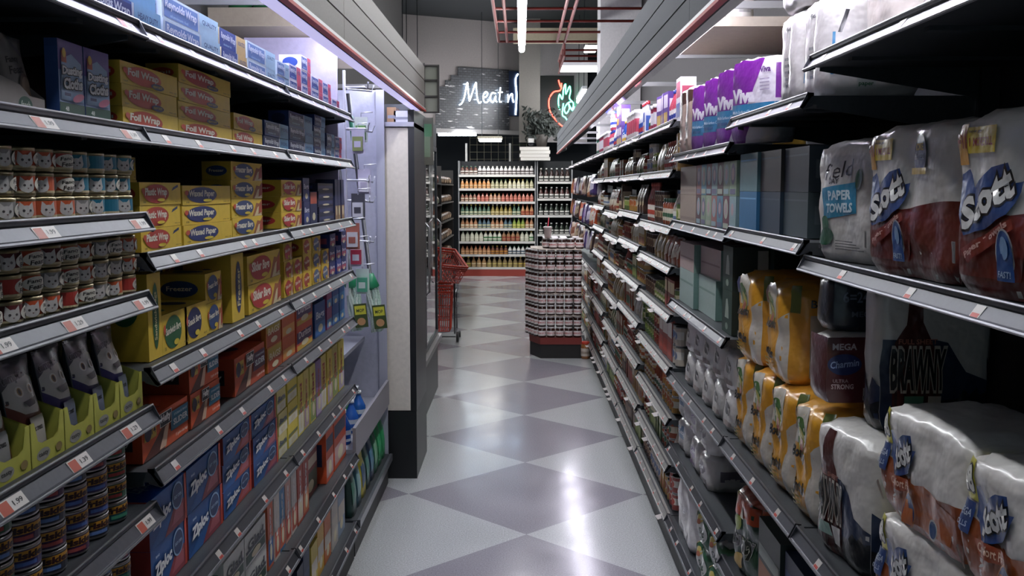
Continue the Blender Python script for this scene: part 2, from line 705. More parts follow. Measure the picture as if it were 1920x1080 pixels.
def shelf_unit(side, y0, y1, levels, label, depth=0.44, lip=None, base_z=0.17, tags='small', top=2.16, name='shelving_unit', skip_ends=False, tag_n=4, tagz=None):
    lip = lip or (LL if side < 0 else RR)
    L_ = y1 - y0
    t = empty(name, (side * (lip + 0.03), y0, 0))
    ox = lip + 0.03                        # local origin distance; u is measured outwards from the aisle

    def X(u):
        return side * (u - ox)
    BK = M('#23272c', 0.7)
    b = MB()
    b.box(*sorted((X(lip + depth), X(lip + depth + 0.02))), 0, L_, 0.0, top, BK)
    b.obj('back_panel', t)
    for yy in (0.0, L_):
        b = MB()
        b.box(*sorted((X(lip + depth - 0.045), X(lip + depth - 0.001))), yy + (0.001 if yy == 0 else -0.021), yy + (0.021 if yy == 0 else -0.001), 0.0, top, STEEL_D)
        b.obj('upright', t)
    b = MB()
    b.box(*sorted((X(lip + 0.012), X(lip + depth))), 0.001, L_ - 0.001, 0, 0.10, M('#0e1012', 0.6))
    b.obj('kick_plate', t)
    for i, z in enumerate([base_z] + list(levels)):
        dd = depth
        b = MB()
        SM = M('#44484c', 0.5, 0.4, 0, 'metal')
        b.box(*sorted((X(lip + 0.004), X(lip + dd))), 0.003, L_ - 0.003, z - 0.022, z - 0.001, SM)
        if i:
            for q in (0.16, 0.5, 0.84):       # stiffening ribs under the plate
                b.box(*sorted((X(lip + 0.03), X(lip + dd))), L_ * q - 0.012, L_ * q + 0.012, z - 0.030, z - 0.022, SM)
            for yy in (0.003, L_ - 0.006):    # tapering end brackets
                P = [(X(lip + 0.02), z - 0.03), (X(lip + dd - 0.002), z - 0.10), (X(lip + dd - 0.002), z - 0.022), (X(lip + 0.02), z - 0.022)]
                b.extrude(P, yy, yy + 0.003, SM)
        sh = b.obj('shelf', t)
        b = MB()
        prof = [(X(lip) - side * u, z + v) for u, v in RAIL]
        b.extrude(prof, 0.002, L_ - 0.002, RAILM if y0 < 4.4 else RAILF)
        for u, v, r_ in ((0.002, 0.0055, 0.0028), (0.0185, -0.0275, 0.0032)):
            b.tube([(X(lip) - side * u, 0.003, z + v), (X(lip) - side * u, L_ - 0.003, z + v)], r_, STEEL, 6)
        for yy in (0.002, L_ - 0.005):
            b.extrude([(X(lip) - side * u, z + v) for u, v in [(-0.012, 0.006), (0.003, 0.007), (0.021, -0.028), (0.016, -0.033), (-0.01, -0.025)]], yy, yy + 0.003, RAILM)
        b.obj('price_rail', sh)
        rr = random.Random(int(z * 1000) + int(y0 * 100) + side)
        n = tag_n
        for k in range(n):
            yy = L_ * (k + 0.5 + rr.uniform(-0.3, 0.3)) / n
            me = rr.choice(TAG_RED) if tags == 'red' else (TAG_Y if (tags == 'mixed' and rr.random() < 0.25) else TAG_SM)
            o = bpy.data.objects.new('price_tag', me)
            COL.objects.link(o)
            o.parent = sh
            if me is TAG_Y:
                o.location = (X(lip) - side * 0.022, yy, z - 0.034)
                o.rotation_euler = (0.9, 0, ROT(side) + 0.9 * (1 if side < 0 else -1))
            else:
                o.location = (X(lip) - side * 0.0165, yy, z - 0.0255)
                o.rotation_euler = (-0.62, 0, ROT(side))
    tag(t, label, 'shelves')
    return t


L1Z = [0.84, 1.044, 1.243, 1.473, 1.627, 1.795, 1.997]
L2Z = [0.49, 0.803, 1.107, 1.315, 1.546, 1.796, 1.997]
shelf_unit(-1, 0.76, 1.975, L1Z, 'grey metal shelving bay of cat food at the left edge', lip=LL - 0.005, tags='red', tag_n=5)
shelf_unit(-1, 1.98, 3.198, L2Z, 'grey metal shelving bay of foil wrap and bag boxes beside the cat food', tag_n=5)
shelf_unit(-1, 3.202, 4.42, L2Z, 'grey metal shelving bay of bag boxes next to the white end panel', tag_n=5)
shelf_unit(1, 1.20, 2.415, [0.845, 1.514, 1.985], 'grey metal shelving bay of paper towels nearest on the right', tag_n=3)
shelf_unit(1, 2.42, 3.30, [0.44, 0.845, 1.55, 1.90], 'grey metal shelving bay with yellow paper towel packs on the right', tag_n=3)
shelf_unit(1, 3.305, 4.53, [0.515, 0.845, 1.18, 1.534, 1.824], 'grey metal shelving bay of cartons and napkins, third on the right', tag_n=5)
R4Z = [0.40, 0.62, 0.86, 1.10, 1.32, 1.50, 1.757, 1.98]
RB = [4.53 + 1.22 * k for k in range(8)]
RN = ['fourth', 'fifth', 'sixth', 'seventh', 'eighth', 'ninth', 'tenth', 'eleventh']
R4L = []
for k in range(8):
    lv = list(R4Z) if k % 2 == 0 else [0.42, 0.66, 0.90, 1.12, 1.345, 1.53, 1.757, 1.98]
    if k >= 4:
        lv = [0.42, 0.66, 0.90, 1.98]
    R4L.append(lv)
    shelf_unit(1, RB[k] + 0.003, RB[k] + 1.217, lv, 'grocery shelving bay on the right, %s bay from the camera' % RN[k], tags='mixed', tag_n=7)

# end panel and mop bay on the left
ML_ = M('#9a9cae', 0.6, 0, 0, 'wall')
t = empty('mop_bay', (-0.8, 5.0, 0))
def part(nm, x0, x1, y0, y1, z0, z1, m, par=None):
    b = MB()
    b.box(x0 + 0.8, x1 + 0.8, y0 - 5, y1 - 5, z0, z1, m)
    return b.obj(nm, par or t)
part('back_panel', -1.24, -1.20, 4.44, 5.62, 0, 2.2, ML_)
part('end_panel', -1.20, -0.775, 5.62, 5.66, 0, 2.22, M('#b0b2c2', 0.6, 0, 0, 'wall'))
part('corner_trim', -0.80, -0.755, 5.60, 5.618, 0.1, 2.22, M('#a2a4b2', 0.6))
part('near_panel', -1.20, -0.80, 4.424, 4.442, 0.0, 2.33, M('#b4aec4', 0.6, 0, 0, 'wall'))
part('kick_plate', -1.20, -0.757, 4.445, 5.60, 0, 0.10, BLACK)
s_ = part('shelf', -1.20, -0.745, 4.445, 5.60, 0.15, 0.17, STEEL_D)
part('price_rail', -0.745, -0.73, 4.445, 5.60, 0.135, 0.172, STEEL, s_)
s_ = part('shelf', -1.20, -0.76, 4.445, 5.60, 0.48, 0.50, M('#8c8e98', 0.6))
part('price_rail', -0.76, -0.745, 4.445, 5.60, 0.46, 0.60, M('#8e8c92', 0.5, 0.2), s_)
s_ = part('shelf', -1.20, -0.88, 4.445, 5.60, 0.83, 0.85, M('#8c8e98', 0.6))
tag(t, 'pale blue grey open bay with mops and hooks before the cream end panel', 'shelves')

# high boards above the shelves
b = MB(); b.box(-1.27, -0.84, 4.15, 5.6, 2.335, 2.41, M('#8b8070', 0.7, 0, 0, 'wall'))
tag(b.obj('header_board'), 'beige header board above the left shelves under green bottles', 'board')
b = MB(); b.box(0.70, 1.30, 3.72, 4.5, 2.265, 2.30, M('#a1978a', 0.7, 0, 0, 'wall'))
tag(b.obj('header_board'), 'beige board above the right shelves carrying a white can', 'board')


def canopy(side, x, y0, y1, label, mirror):
    t = empty('canopy', (side * x, y0, 2.16))
    L_ = y1 - y0

    def part(nm, u0, u1, z0, z1, m, ya=0, yb=None, par=None):
        b = MB()
        b.box(*sorted((side * u0, side * u1)), ya, L_ if yb is None else yb, z0, z1, m)
        return b.obj(nm, par or t)
    PM = M('#746f6a' if side < 0 else '#3a3e43', 0.5 if side < 0 else 0.7, 0.3 if side < 0 else 0.0, 0, 'metal')
    nseg = max(1, round(L_ / 2.4))
    for r, (z0, z1) in enumerate(((0.02, 0.098), (0.104, 0.186), (0.192, 0.275))):
        for k in range(nseg):
            part('fascia_panel', 0.0, 0.012, z0, z1, PM, L_ * k / nseg + 0.002, L_ * (k + 1) / nseg - 0.002)
    part('backing', 0.012, 0.025, 0.0, 0.275, M('#101214', 0.8))
    part('bright_edge', -0.006, 0.012, 0.006, 0.018, M('#d2d0d0', 0.3, 0.6))
    part('red_stripe', -0.008, 0.014, -0.004, 0.006, M('#b02f26', 0.45))
    if mirror:
        b = MB()
        b.face([(side * 0.02, 0, 0.004), (side * 0.02, L_, 0.004), (side * 0.115, L_, 0.045), (side * 0.115, 0, 0.045)], M('#b9b9c0', 0.06, 0.95))
        b.face([(side * 0.02, 0, 0.008), (side * 0.02, L_, 0.008), (side * 0.115, L_, 0.049), (side * 0.115, 0, 0.049)], M('#b9b9c0', 0.3, 0.95))
        b.obj('reflector', t)
    else:
        part('diffuser', 0.02, 0.075, 0.002, 0.01, M('#b9b4dc', 0.5, 0, 0.9))
    # lamp tubes
    n = max(1, int(L_ / 1.22))
    for k in range(n):
        b = MB()
        a0 = L_ * k / n + 0.03
        a1 = L_ * (k + 1) / n - 0.03
        b.tube([(side * 0.15, a0, 0.12), (side * 0.15, a1, 0.12)], 0.016, M('#e2e4ff' if side < 0 else '#f2eeff', 0.5, 0, CANOPY_GLOW), 8)
        b.obj('lamp_tube', t)
    for k in range(n + 1):
        a0 = min(max(L_ * k / n, 0.02), L_ - 0.02)
        part('bracket', 0.025, 0.70 if side < 0 else 0.78, 0.14, 0.165, M('#777777', 0.6), a0 - 0.008, a0 + 0.008)
    return tag(t, label, 'canopy')


canopy(-1, 0.60, 0.6, 6.35, 'silver lighting canopy with red stripe over the left shelves', False)
canopy(1, 0.512, 0.9, 14.2, 'dark steel lighting canopy with red stripe over the right shelves', True)

# ================================================================== LEFT: PRINTED BOXES
WHT = '#e8e6e0'
YEL, YEL2 = '#debd42', '#cba936'


def brand_box(kind, W, H, D):
    """yellow store-brand cartons with an oval name plate"""
    a = Art(W, H)
    plate = {'Foil Wrap': '#b8402a', 'Plastic Wrap': '#b43a30', 'Waxed Paper': '#1f2f6c', 'Freezer Bags': '#27406f', 'Slider Bags': '#b23232', 'Sandwich Bags': '#1d5a34', 'Snack Bags': '#1b2350', 'Trash Bags': '#a8402e', 'Storage Bags': '#5a6a8e'}[kind]
    longb = W / H > 3
    cx, rx = (0.38, 0.31) if longb else (0.42, 0.34)
    if kind in ('Freezer Bags', 'Slider Bags', 'Storage Bags'):
        a.poly([(0.66, 0), (1, 0), (1, 0.95), (0.9, 0.7), (0.8, 0.75)], '#9c5c34')
        a.poly([(0.72, 0), (0.98, 0.0), (0.95, 0.6), (0.84, 0.5)], '#d8c9a4')
        a.poly([(0.86, 0.1), (0.98, 0.2), (0.97, 0.8), (0.88, 0.5)], '#a8452e')
    if kind == 'Plastic Wrap':
        a.poly([(0.76, 0.62), (0.93, 0.80), (0.93, 0.92), (0.80, 0.78)], '#22335c')
    a.oval(cx, 0.5, rx, 0.44, '#c49b2e')
    a.oval(cx, 0.5, rx * 0.97, 0.42, plate)
    wd = kind.split()
    if longb:
        a.text(kind, cx - 0.01, 0.54, rx * 1.66, 0.42, '#ece6d6', 0, 0.1, 0.04)
    else:
        a.text(kind, cx, 0.56, rx * 1.72, 0.24, '#e8e2d2', 0.08, 0.1, 0.03)
    a.oval(cx - rx, 0.62, 0.035, 0.13, '#c8573e')
    if kind == 'Foil Wrap':
        a.oval(cx + rx * 0.72, 0.2, 0.115, 0.15, '#252c62')
        a.text('HEAVY DUTY', cx + rx * 0.72, 0.2, 0.17, 0.12, '#d8b93c')
        a.text('75 SQ FT', 0.06, 0.12, 0.07, 0.08, '#5b4a1e')
    else:
        a.oval(cx + rx * 0.30, 0.22, 0.30 * rx, 0.075, '#d9c23f')
        a.text('100', 0.08, 0.14, 0.06, 0.10, '#5b4a1e')
    a.text('easy cut', 0.88, 0.12, 0.14, 0.08, '#8a6a22')
    s = Art(D, H)
    s.oval(0.5, 0.5, 0.36, 0.28, plate)
    s.text(wd[0], 0.5, 0.52, 0.5, 0.16, '#ded6c0')
    top = Art(W, D)
    top.rect(0.0, 0.0, 1, 0.03, '#a88f28')
    top.oval(0.5, 0.5, 0.2, 0.3, plate)
    nm = {'Foil Wrap': 'foil_wrap_box', 'Plastic Wrap': 'plastic_wrap_box', 'Waxed Paper': 'waxed_paper_box'}.get(kind, 'bag_box')
    return product(nm, W, H, D, YEL, a, s, top, YEL2, YEL)


def upright_yellow(txt, plate, W, H, D):
    a = Art(W, H)
    a.oval(0.55, 0.5, 0.26, 0.40, '#c49b2e')
    a.oval(0.55, 0.5, 0.24, 0.385, plate)
    a.text(txt, 0.55, 0.5, 0.56, 0.24, '#d8cf9c', PI / 2, 0, 0.02)
    s = Art(D, H).oval(0.5, 0.6, 0.3, 0.2, plate)
    return product('bag_box', W, H, D, YEL, a, s, None, YEL2)


def foil_roll_box(W, H, D, style):
    base, dark, lt = {'blue': ('#2450a4', '#182f78', '#7fb2d4'), 'pale': ('#cfe0ee', '#5f84c0', '#a8cce2'),
                      'tan': ('#e2d2ac', '#2f4a96', '#d8b878'), 'deep': ('#25407e', '#162456', '#5f93bd'), 'pink': ('#e6e2ee', '#2c4aa0', '#cf3f62')}[style]
    a = Art(W, H)
    a.rect(0, 0, 0.62, 1, base if style != 'tan' else dark)
    a.rect(0.03, 0.10, 0.60, 0.9, dark)
    a.rect(0.60, 0, 0.63, 1, '#c9d4e0')
    a.rect(0.63, 0, 1, 1, lt)
    a.text('Reynolds', 0.20, 0.60, 0.32, 0.42, '#dfe6f2', 0, 0.15, 0.03)
    a.text('Wrap', 0.47, 0.55, 0.2, 0.46, '#dfe6f2', 0, 0.15, 0.03)
    a.text('aluminum foil', 0.26, 0.2, 0.3, 0.12, '#9fc4e0')
    a.text({'blue': 'HEAVY DUTY', 'tan': 'NON-STICK', 'pale': 'QUALITY'}.get(style, 'FOIL'), 0.81, 0.62, 0.28, 0.24, '#22437c')
    top = Art(W, D).rect(0, 0, 0.6, 1, base).text('Reynolds Wrap', 0.32, 0.5, 0.4, 0.5, '#e6ecf6')
    side = Art(D, H).oval(0.5, 0.5, 0.34, 0.34, dark)
    return product('foil_wrap_box', W, H, D, base, a, side, top, base, base if style in ('blue', 'deep') else '#e4eaf2')


def slider_box(W, H, D, c1='#d2562a', plate='#2a7596', word='SLIDER'):
    a = Art(W, H)
    a.poly([(0.0, 0), (0.45, 0), (0.58, 0.62), (0.5, 0.7)], '#5a2a22')
    a.poly([(0.34, 0.05), (0.48, 0.05), (0.56, 0.6), (0.47, 0.55)], '#d9b79c')
    a.rect(0.04, 0.48, 0.28, 0.86, '#cfae46')
    a.oval(0.11, 0.66, 0.07, 0.20, '#2a1c3c')
    a.text('14', 0.22, 0.68, 0.08, 0.18, '#2a1c3c')
    a.rect(0.58, 0.34, 0.99, 0.84, plate)
    a.rect(0.34, 0.60, 0.60, 0.96, '#e8e4de')
    a.rect(0.35, 0.62, 0.59, 0.94, '#18161e')
    a.text('Hefty', 0.47, 0.79, 0.20, 0.24, '#f0ece8', 0, 0, 0.05)
    a.text(word, 0.79, 0.55, 0.33, 0.16, '#e8eef0', 0, 0, 0.04)
    a.text('STORAGE BAGS', 0.79, 0.74, 0.30, 0.06, '#c8dce6')
    a.text('15 gallon size bags', 0.80, 0.18, 0.28, 0.10, '#f0d8cc')
    s = Art(D, H).rect(0.2, 0.3, 0.8, 0.7, '#191720').text('Hefty', 0.5, 0.5, 0.5, 0.2, '#d8d4d0')
    top = Art(W, D).rect(0.15, 0.2, 0.6, 0.8, '#a83f20').oval(0.5, 0.5, 0.12, 0.25, '#1c2a58')
    return product('storage_bag_box', W, H, D, c1, a, s, top, '#a8411f', c1)


def zip_box(W, H, D, food='#96404a'):
    a = Art(W, H)
    a.poly([(0.0, 0.0), (1, 0), (1, 0.65), (0.62, 0.42), (0.3, 0.3)], '#1f5a9c')
    a.poly([(0.38, 0.0), (0.97, 0.0), (0.97, 0.48), (0.7, 0.55)], food)
    a.poly([(0.55, 0.1), (0.9, 0.12), (0.9, 0.4), (0.72, 0.44)], '#b4606a')
    a.rect(0.94, 0, 1, 1, '#c8452f')
    a.oval(0.74, 0.66, 0.155, 0.29, '#93b4d4')
    a.oval(0.74, 0.66, 0.135, 0.25, '#253a66')
    a.text('EASY OPEN', 0.74, 0.66, 0.20, 0.07, '#aac4dc')
    a.text('Ziploc', 0.30, 0.52, 0.46, 0.34, '#eef0f2', 0.10, 0.2, 0.05, '#15356e', 0.03)
    a.text('BRAND', 0.14, 0.82, 0.1, 0.05, '#c8d8ea')
    s = Art(D, H).rect(0.0, 0, 1, 1, '#8e2f2c').text('FREEZER', 0.5, 0.3, 0.7, 0.1, '#d8a8a0')
    top = Art(W, D).rect(0, 0.85, 1, 1, '#3f7fd0').text('Ziploc', 0.4, 0.45, 0.3, 0.4, '#c8d8ea')
    return product('zipper_bag_box', W, H, D, '#1d4f8c', a, s, top, '#7c2c2c', '#1a55b0')


def plain_box(nm, W, H, D, base, bands, text=None, tc='#20242c', sidec=None, vertical=False):
    a = Art(W, H)
    for y0, y1, c in bands:
        if vertical:
            a.rect(y0, 0.02, y1, 0.98, c)
        else:
            a.rect(0.04, y0, 0.96, y1, c)
    if text:
        if H > W * 1.6:
            a.text(text, 0.5, 0.6, 0.5, 0.4, tc, PI / 2, 0, 0.03)
        else:
            a.text(text, 0.5, 0.6, 0.75, 0.28, tc, 0, 0.1, 0.03)
    if nm not in ('tissue_box', 'carton'):
        a.oval(0.5, 0.22, 0.22, 0.12, '#d8cfae')
    return product(nm, W, H, D, base, a, Art(D, H).rect(0.15, 0.3, 0.85, 0.7, bands[0][2]), None, sidec or base)


def stack(side, proto, y0, W, z, rows, H, D, label, cat, group, rec=0.0, jit=0.004, rowskip=0):
    """a pile of identical boxes, bottom first; label carries {row}"""
    r = random.Random(int(y0 * 977) + rows)
    for k in range(rows):
        rn = ROWN[rows][k] if rows in ROWN else ORD[k]
        x, y, zz = shelfpos(side, y0 + W / 2, z + k * (H + 0.0006) + 0.0002, D, rec + 0.002 + r.uniform(0, jit))
        if rows == 1:
            lb = label.replace('{row} ', '').replace(', {row}', '')
        else:
            lb = label.replace('{row}', rn)
        put(proto, (x, y + r.uniform(-0.001, 0.001), zz), ROT(side) + r.uniform(-0.008, 0.008), lb, cat, group)


def spanL(a, b_, z):
    y0, y1 = yl(a, z), yl(b_, z)
    return y0 + 0.003, (y1 - y0) - 0.006


G_FOIL = 'yellow boxes of foil wrap on the left shelves'
# --- shelf at 1.796: foil wrap and small foil boxes
def pile(kind, px0, px1, z, rows, H, D, label, cat='box', group=None, rec=0.0, maker=None, **kw):
    y0, W = spanL(px0, px1, z)
    p = maker(W, H, D) if maker else brand_box(kind, W, H, D)
    stack(-1, p, y0, W, z + 0.001, rows, H, D, label, cat, group, rec)
    return p

pile('Foil Wrap', 229, 336, 1.796, 3, 0.044, 0.075, 'yellow foil wrap box with bright red oval, {row} of the nearest stack of three', group=G_FOIL)
pile('Foil Wrap', 337, 436, 1.796, 4, 0.0413, 0.075, 'yellow foil wrap box, {row} of the stack of four beside the nearest one', group=G_FOIL)
pile('Foil Wrap', 439, 494, 1.796, 2, 0.044, 0.06, 'short yellow foil wrap box, {row} of the pair beside blue foil boxes', group=G_FOIL)
G_RW = 'blue foil roll boxes under the top left shelf'
for q, (a_, b_, n_, st, H_) in enumerate([(496, 542, 2, 'deep', 0.045), (544, 588, 3, 'deep', 0.048), (590, 611, 4, 'deep', 0.040), (613, 628, 2, 'deep', 0.052), (629, 642, 2, 'pink', 0.05)]):
    pile('', a_, b_, 1.796, n_, H_, 0.07, 'blue foil roll box, {row} of the %s stack right of the yellow foil wraps' % ORD[q], group=G_RW, maker=lambda W, H, D, st=st: foil_roll_box(W, H, D, st))
# --- top shelf 1.997
G_TOP = 'pale and blue foil roll boxes on the top left shelf'
y0_, w_ = spanL(148, 303, 1.997)
p_ = foil_roll_box(w_, 0.055, 0.07, 'blue')
for k in range(2):
    x, y, z = shelfpos(-1, y0_ + w_ / 2, 1.998 + k * 0.056, 0.07, 0.004 + 0.01 * k)
    put(p_, (x, y, z), ROT(-1), 'long deep blue heavy duty foil box at the top left corner, ' + ('upper' if k else 'lower'), 'box', G_TOP)
pile('', 306, 413, 1.997, 2, 0.054, 0.08, 'long pale blue foil box, {row} of two beside the deep blue one', group=G_TOP, maker=lambda W, H, D: foil_roll_box(W, H, D, 'pale'))
pile('', 415, 463, 1.997, 2, 0.050, 0.08, 'tan and blue non stick foil box, {row} of two on the top shelf', group=G_TOP, maker=lambda W, H, D: foil_roll_box(W, H, D, 'tan'))
pile('', 466, 518, 1.997, 2, 0.052, 0.09, 'pale foil box, {row} of two after the tan ones on the top shelf', group=G_TOP, maker=lambda W, H, D: foil_roll_box(W, H, D, 'pale'))
pile('', 521, 543, 1.997, 2, 0.046, 0.10, 'pale foil box with open lid look, {row} of the third pale pair', group=G_TOP, maker=lambda W, H, D: foil_roll_box(W, H, D, 'pale'))
for q, (a_, b_, n_) in enumerate([(545, 566, 2), (567, 584, 3), (585, 606, 2), (607, 622, 2), (623, 636, 1)]):
    pile('', a_, b_, 1.997, n_, 0.052, 0.08, 'white and blue box with pink end, {row}, %s stack before the white end panel' % ORD[q], group=G_TOP, maker=lambda W, H, D: foil_roll_box(W, H, D, 'pink'))

# --- shelf 1.546
pile('Plastic Wrap', 266, 344, 1.546, 3, 0.048, 0.06, 'yellow plastic wrap box with red oval, {row} of three')
pile('Waxed Paper', 346, 436, 1.546, 3, 0.046, 0.06, 'yellow waxed paper box with dark blue oval, {row} of three')
pile('Freezer Bags', 438, 495, 1.546, 4, 0.051, 0.08, 'yellow freezer bags box with blue oval, {row} of four')
pile('Slider Bags', 530, 568, 1.546, 3, 0.053, 0.14, 'yellow slider bags box with red oval, {row} of three beside dark blue boxes')
pile('Plastic Wrap', 300, 332, 1.546, 4, 0.050, 0.06, 'shaded yellow plastic wrap box in the second row behind, {row} of four', rec=0.085)
pile('', 571, 583, 1.546, 2, 0.085, 0.12, 'dark blue upright bag box, {row} of two beside the red ovals', maker=lambda W, H, D: plain_box('bag_box', W, H, D, '#1e2858', [(0.1, 0.5, '#2c3c84')], 'Bags', '#c8ccdc'))
pile('', 584, 597, 1.546, 1, 0.12, 0.12, 'dark blue box with red corner stripes on the wrap shelf', maker=lambda W, H, D: plain_box('bag_box', W, H, D, '#1d2550', [(0.62, 0.98, '#b0503c')], None))
pile('', 599, 627, 1.546, 5, 0.030, 0.14, 'flat dark blue box with bright end, {row} of five', maker=lambda W, H, D: plain_box('roll_box', W, H, D, '#1a1e3c', [(0.3, 0.7, '#303a6a')], None))
for q, a_ in enumerate((629, 635, 641)):
    pile('', a_, a_ + 5.4, 1.546, 1, 0.17, 0.08, 'slim upright blue and tan box, %s before the shelf end' % ORD[q], maker=lambda W, H, D: plain_box('bag_box', W, H, D, '#2a3058', [(0.0, 0.35, '#9c7c58')], None))

# --- shelf 1.315
y0_ = yl(277, 1.35)
put(upright_yellow('Sandwich Bags', '#1d5a34', 0.078, 0.185, 0.10), (shelfpos(-1, y0_ + 0.04, 1.316, 0.10)), ROT(-1), 'upright yellow sandwich bags box with green oval beside the cat food bay', 'box')
y0_ = yl(303, 1.33)
put(brand_box('Sandwich Bags', 0.165, 0.088, 0.12), shelfpos(-1, y0_ + 0.083, 1.316, 0.12), ROT(-1), 'lying yellow sandwich bags box with green oval', 'box')
put(brand_box('Sandwich Bags', 0.13, 0.12, 0.10), shelfpos(-1, y0_ + 0.09, 1.316, 0.10, 0.14), ROT(-1), 'shaded yellow box with green oval behind the sandwich bags', 'box')
y0_ = yl(346, 1.33)
put(brand_box('Snack Bags', 0.16, 0.088, 0.12), shelfpos(-1, y0_ + 0.08, 1.316, 0.12), ROT(-1), 'yellow snack bags box with navy oval', 'box')
pile('Freezer Bags', 389, 420, 1.315, 2, 0.075, 0.13, 'small yellow freezer bags box with blue oval, {row} of two beside snack bags')
y0_ = yl(352, 1.33)
put(brand_box('Freezer Bags', 0.3, 0.096, 0.1), shelfpos(-1, y0_ + 0.24, 1.3165 + 0.001, 0.1, 0.16), ROT(-1), 'dark shaded yellow freezer bags box at the back, lower one', 'box')
put(brand_box('Freezer Bags', 0.3, 0.096, 0.1), shelfpos(-1, y0_ + 0.23, 1.4145, 0.1, 0.16), ROT(-1), 'dark shaded yellow freezer bags box at the back, upper one', 'box')
y0_ = yl(434, 1.33)
put(upright_yellow('Freezer', '#1e2c5c', 0.12, 0.185, 0.13), shelfpos(-1, y0_ + 0.062, 1.316, 0.13), ROT(-1), 'upright yellow freezer bags box with navy oval', 'box')
pile('Slider Bags', 466, 529, 1.315, 2, 0.084, 0.13, 'large yellow slider bags box with red oval, {row} of two')
SM = [(535, 552, 3, 'Slider Bags'), (553, 569, 2, 'Slider Bags'), (570, 586, 3, 'Trash Bags'), (587, 603, 3, 'Storage Bags'), (604, 618, 2, 'Storage Bags')]
for q, (a_, b_, n_, kd) in enumerate(SM):
    pile(kd, a_, b_, 1.315, n_, 0.060, 0.10, 'small yellow bag box, {row} of the %s stack after the large slider bags' % ORD[q])
for q, (a_, b_, n_, c_) in enumerate([(620, 631, 3, '#27306c'), (632, 641, 2, '#2f3f8a'), (642, 651, 3, '#25306a')]):
    pile('', a_, b_, 1.315, n_, 0.058, 0.09, 'dark purple blue box, {row} of the %s stack at the end of the bag shelf' % ORD[q], maker=lambda W, H, D, c_=c_: plain_box('bag_box', W, H, D, c_, [(0.2, 0.5, '#a85068')], 'Bags', '#d8d4e4'))

# --- shelf 1.107
G_HF = 'orange slider bag boxes on the left shelves'
pile('', 270, 357, 1.107, 1, 0.086, 0.10, 'orange slider storage bag box, nearest one beside the cat treats', maker=slider_box, group=G_HF)
pile('', 359, 414, 1.107, 2, 0.083, 0.12, 'orange slider storage bag box, {row} of the stack of two', maker=slider_box, group=G_HF)
pile('', 442, 500, 1.107, 1, 0.105, 0.14, 'orange slider bag box with purple plate', group=G_HF, maker=lambda W, H, D: slider_box(W, H, D, '#c24f2c', '#57244c'))
bag2 = lambda W, H, D: plain_box('bag_box', W, H, D, '#c9742c', [(0.0, 0.55, '#b04a26'), (0.55, 0.95, '#bfa43c')], 'BAGS', '#e8dcc0')
pile('', 502, 530, 1.107, 2, 0.078, 0.10, 'orange and yellow bag box, {row}, beside the purple plated one', maker=bag2)
pile('', 531, 556, 1.107, 2, 0.075, 0.10, 'orange and yellow bag box, {row}, second stack', maker=lambda W, H, D: plain_box('bag_box', W, H, D, '#cf5f2e', [(0.1, 0.5, '#e0a050')], None))
pile('', 557, 588, 1.107, 2, 0.088, 0.11, 'orange bag box with purple lettering, {row} of two', maker=lambda W, H, D: plain_box('bag_box', W, H, D, '#c9482a', [(0.28, 0.72, '#4a2760'), (0.0, 0.2, '#c9a23a')], 'Duritos', '#ece4ea'))
pile('', 592, 612, 1.107, 1, 0.13, 0.12, 'upright deep blue box leaning beside the orange bag boxes', maker=lambda W, H, D: plain_box('bag_box', W, H, D, '#1b4c8c', [(0.05, 0.4, '#2c6ab0')], 'Bags', '#d8e4ec'))
for q, (a_, b_, n_, c_) in enumerate([(614, 624, 2, '#8a3c6c'), (625, 637, 2, '#2456a0'), (638, 648, 2, '#2b6cae')]):
    pile('', a_, b_, 1.107, n_, 0.080, 0.10, 'blue bag box, {row} of the %s small stack at the end of the orange shelf' % ORD[q], maker=lambda W, H, D, c_=c_: plain_box('bag_box', W, H, D, c_, [(0.1, 0.5, '#4a8cc4')], None))

# --- shelf 0.803
G_ZP = 'blue zipper bag boxes low on the left'
for q, (a_, b_, n_, H_, fd) in enumerate([(286, 354, 2, 0.108, '#96404a'), (356, 420, 2, 0.107, '#8c3846'), (422, 475, 3, 0.073, '#a8463a'), (477, 522, 3, 0.072, '#7a4668')]):
    pile('', a_, b_, 0.803, n_, H_, 0.12, 'blue zipper bag box with red stripe, {row}, %s stack from the camera' % ORD[q], group=G_ZP, maker=lambda W, H, D, fd=fd: zip_box(W, H, D, fd))
YB = lambda c, t='Bags': (lambda W, H, D: plain_box('bag_box', W, H, D, c, [(0.05, 0.4, '#e0dcc8'), (0.45, 0.6, '#7a7f52')], t, '#3a4a6a'))
pile('', 524, 541, 0.803, 3, 0.073, 0.10, 'pale yellow bag box, {row}, first stack after the blue ones', maker=YB('#d6cb7e'))
pile('', 542, 561, 0.803, 3, 0.075, 0.10, 'bright yellow bag box, {row}, second stack after the blue ones', maker=YB('#dcc848', None))
UP = ['#d8c850', '#d4c264', '#d9cc6c', '#8a6a9c', '#cdb95c', '#d8c04c', '#b8a85a', '#d6c44e']
for q in range(8):
    a_ = 562 + q * 10.7
    pile('', a_, a_ + 10.2, 0.803, 1, 0.215, 0.10, 'tall upright yellow bag box, %s of the row of eight' % ORD[q], group='tall yellow bag boxes', maker=lambda W, H, D, q=q: plain_box('bag_box', W, H, D, UP[q], [(0.03, 0.35, ['#dedad0', '#b9a0b0', '#8ea05c', '#c0b0c8'][q % 4]), (0.36, 0.44, '#6a7a4c')], ['Glad', 'Bags'][q % 2], '#a8402c'))

